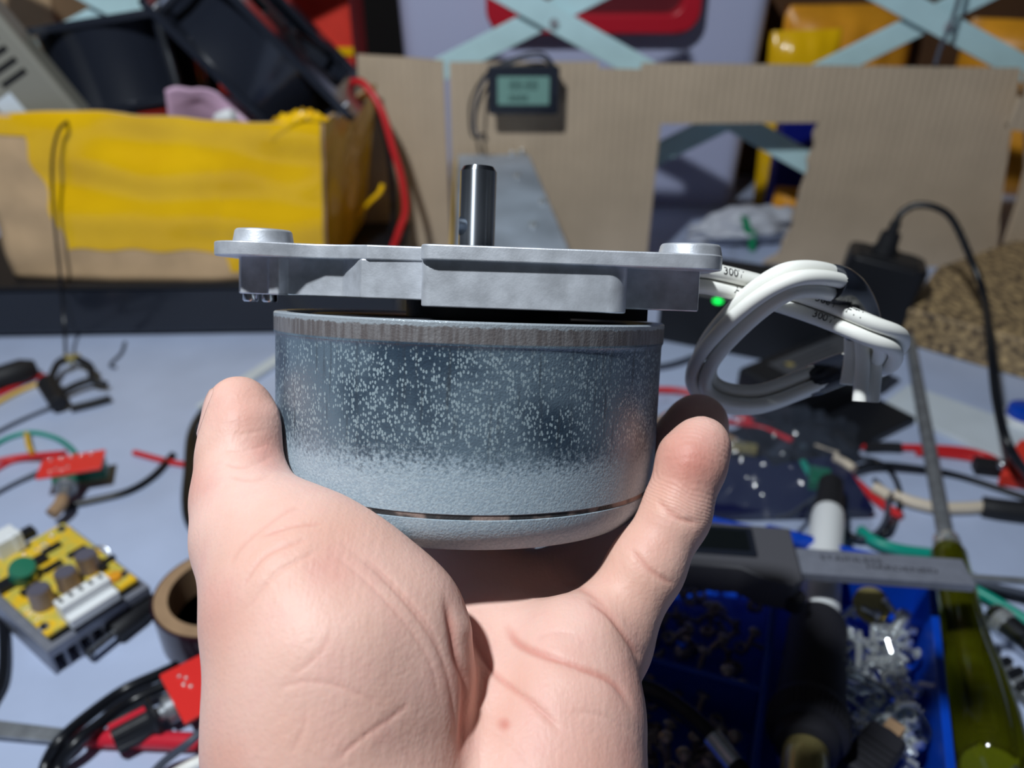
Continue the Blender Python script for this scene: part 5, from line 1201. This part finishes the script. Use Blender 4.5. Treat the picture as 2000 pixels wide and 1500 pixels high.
obj('cord_relief', MB(Mso).lathe([(.0072, z_[1005] - .001), (.0070, z_[1005] + .010), (.0066, z_[945]), (.0001, z_[945])], 28), 'black_rubber', so)
# caliper lying over tray and iron
ZC = .060
c1 = T(1545, 1100, ZC); c2 = T(1890, 1124, ZC); Mca = frame(c1, c2 - c1); Lc = (c2 - c1).length
cal = thing('digital_caliper', 'grey digital caliper with a dark screen lying across the blue tray', 'caliper', Mca)
obj('beam', MB(Mca).box((Lc / 2 - .055, 0, 0), (Lc + .11, .0150, .0042)), 'steel_mid', cal, bevel=.0004)
obj('beam_groove', MB(Mca).box((Lc / 2 - .04, -.0005, .0021), (.01, .006, .0004)), 'steel', cal) if False else None
obj('slider', MB(Mca).prism([(-.052, -.0135), (-.024, -.0140), (-.014, -.0200), (-.004, -.0215), (.0, -.018), (.0005, .0125), (-.052, .0135)], -.006, .0085), mat('caliper_grey', (84, 84, 90), .42, bump=.1, bs=900), cal, bevel=.0010, seg=3)
obj('screen_bezel', MB(Mca).prism(rrect(.036, .0175, .001, 4, (-.034, .0012)), .0083, .0091), 'black_gloss', cal)
obj('screen', MB(Mca).prism(rrect(.031, .0125, .0006, 4, (-.034, .0018)), .0089, .0094), 'lcd_off', cal)
obj('thumb_roller', MB(Mca).lathe([(.0001, -.003), (.0042, -.003), (.0042, .003), (.0001, .003)], 24, at((-.002, -.0195, -.002))), 'grip', cal)
obj('depth_rod', MB(Mca).box((Lc + .030, -.0005, -.0006), (.075, .0030, .0014)), 'steel_dull', cal)
obj('jaw', MB(Mca).prism([(-.076, -.050), (-.066, -.048), (-.060, -.012), (-.052, -.010), (-.052, .012), (-.074, .012)], -.002, .002), 'steel_dull', cal, bevel=.0004)
for tx, (px, py) in (('STAINLESS', (1662, 1093)), ('HARDENED', (1762, 1112))):
    vs, fs = text_geo(tx, .0040); p = Mca.inverted() @ T(px, py, ZC + .0021)
    obj('engraved_text', MB(Mca @ at((p.x, p.y, .00216)) @ Matrix.Diagonal((1.35, 1, 1, 1))).add(vs, fs), 'ink', cal, smooth=False)
# screwdriver
d0 = T(1772, 640, .005); d1 = T(1850, 1068, .0160); d2 = T(1932, 1505, .0160)
sd = thing('screwdriver', 'screwdriver with a clear yellow-green handle, its long dark blade reaching back', 'screwdriver', at(d1))
Mbl = along(d1 + (d1 - d0).normalized() * .03, d0); 
obj('blade', MB(Mbl).lathe([(.0040, 0), (.0040, (d1 - d0).length + .018), (.0044, (d1 - d0).length + .020), (.0024, (d1 - d0).length + .030), (.0001, (d1 - d0).length + .030)], 24), 'steel_dull', sd)
Mhd = along(d1, d2); Lh = (d2 - d1).length
def hz_(py):
    lo_, hi_ = 0, Lh * 1.2
    for _ in range(50):
        m_ = (lo_ + hi_) / 2
        if proj(d1 + (d2 - d1).normalized() * m_)[1] < py: lo_ = m_
        else: hi_ = m_
    return lo_
obj('ferrule', MB(Mhd).lathe([(.0062, -.006), (.0066, -.005), (.0072, .001), (.0072, .006)], 32), 'zinc', sd)
hp = [(.0001, .003), (.0072, .003), (.0086, .007), (.0084, hz_(1110)), (.0092, hz_(1150)), (.0096, hz_(1210)), (.0112, hz_(1270)), (.0138, hz_(1330)), (.0152, hz_(1400)), (.0154, hz_(1450)), (.0148, hz_(1490)), (.0120, hz_(1520)), (.0001, hz_(1530))]
nseg = 48; mh = MB(Mhd); vs = []; fs = []
for i, (r, z) in enumerate(hp):
    for k in range(nseg):
        a_ = 2 * math.pi * k / nseg; fl2 = 1 - .07 * max(0, math.cos(6 * a_)) ** 2 * (1 if 5 <= i <= 10 else 0)
        vs.append(Vector((r * fl2 * math.cos(a_), r * fl2 * math.sin(a_), z)))
for i in range(len(hp) - 1):
    for k in range(nseg): k2 = (k + 1) % nseg; fs.append((i * nseg + k, i * nseg + k2, (i + 1) * nseg + k2, (i + 1) * nseg + k))
mh.add(vs, fs); obj('handle', mh, 'handle_yellow', sd, ang=60)
obj('blade_core', MB(Mhd).lathe([(.0001, .004), (.0034, .004), (.0034, hz_(1440)), (.0001, hz_(1440))], 24), 'steel_dull', sd)
obj('end_disc', MB(Mhd).lathe([(.0001, hz_(1478)), (.0070, hz_(1478)), (.0072, hz_(1484)), (.0001, hz_(1484))], 32), 'steel', sd)
# chrome tool right of the screwdriver
t0 = T(1935, 1195, .0065); t1 = T(2060, 1300, .0065)
ct = thing('socket_bar', 'polished chrome bar right of the screwdriver handle', 'tool', at(t0))
obj('bar', MB().lathe([(.0001, 0), (.0050, .0002), (.0060, .002), (.0060, (t1 - t0).length)], 32, along(t0, t1)), 'steel', ct)
obj('collar', MB().lathe([(.0061, .004), (.0064, .0042), (.0064, .009), (.0061, .0092)], 32, along(t0, t1)), 'zinc', ct)
ck0 = T(1945, 1300, .004); ck1 = T(2060, 1400, .004); Mck = frame(ck0, ck1 - ck0)
kt = thing('knurled_bar', 'dark knurled metal bar below the chrome bar at the right edge', 'tool', Mck)
obj('core', MB(Mck).box((.03, 0, 0), (.075, .009, .006)), 'steel_dull', kt, bevel=.0008)
for k in range(12): obj('tooth', MB(Mck).box((-.004 + .006 * k, 0, .0035), (.0035, .010, .003)), 'black_plastic', kt, bevel=.0006)
# dark cable over the tray below the little finger
obj('black_hose', MB().tube([T(1180, 1330, .040), T(1262, 1345, .040), T(1330, 1385, .040), T(1390, 1440, .040), T(1440, 1500, .040), T(1490, 1580, .040)], .0036, 14), 'cable_black', None, 'dark cable arching over the tray below the little finger', 'cable')
obj('cable_tip', MB().cyl(T(1392, 1442, .0402), T(1436, 1496, .0402), .0039), 'zinc', None, 'bright metal sleeve on the dark cable over the tray', 'sleeve')
wire('blue_wire', [T(1500, 1040, .030), T(1540, 1050, .034), T(1600, 1066, .030)], .0040, 'blue_tray', 'blue plastic strip behind the caliper beside the white collar', 'strip')
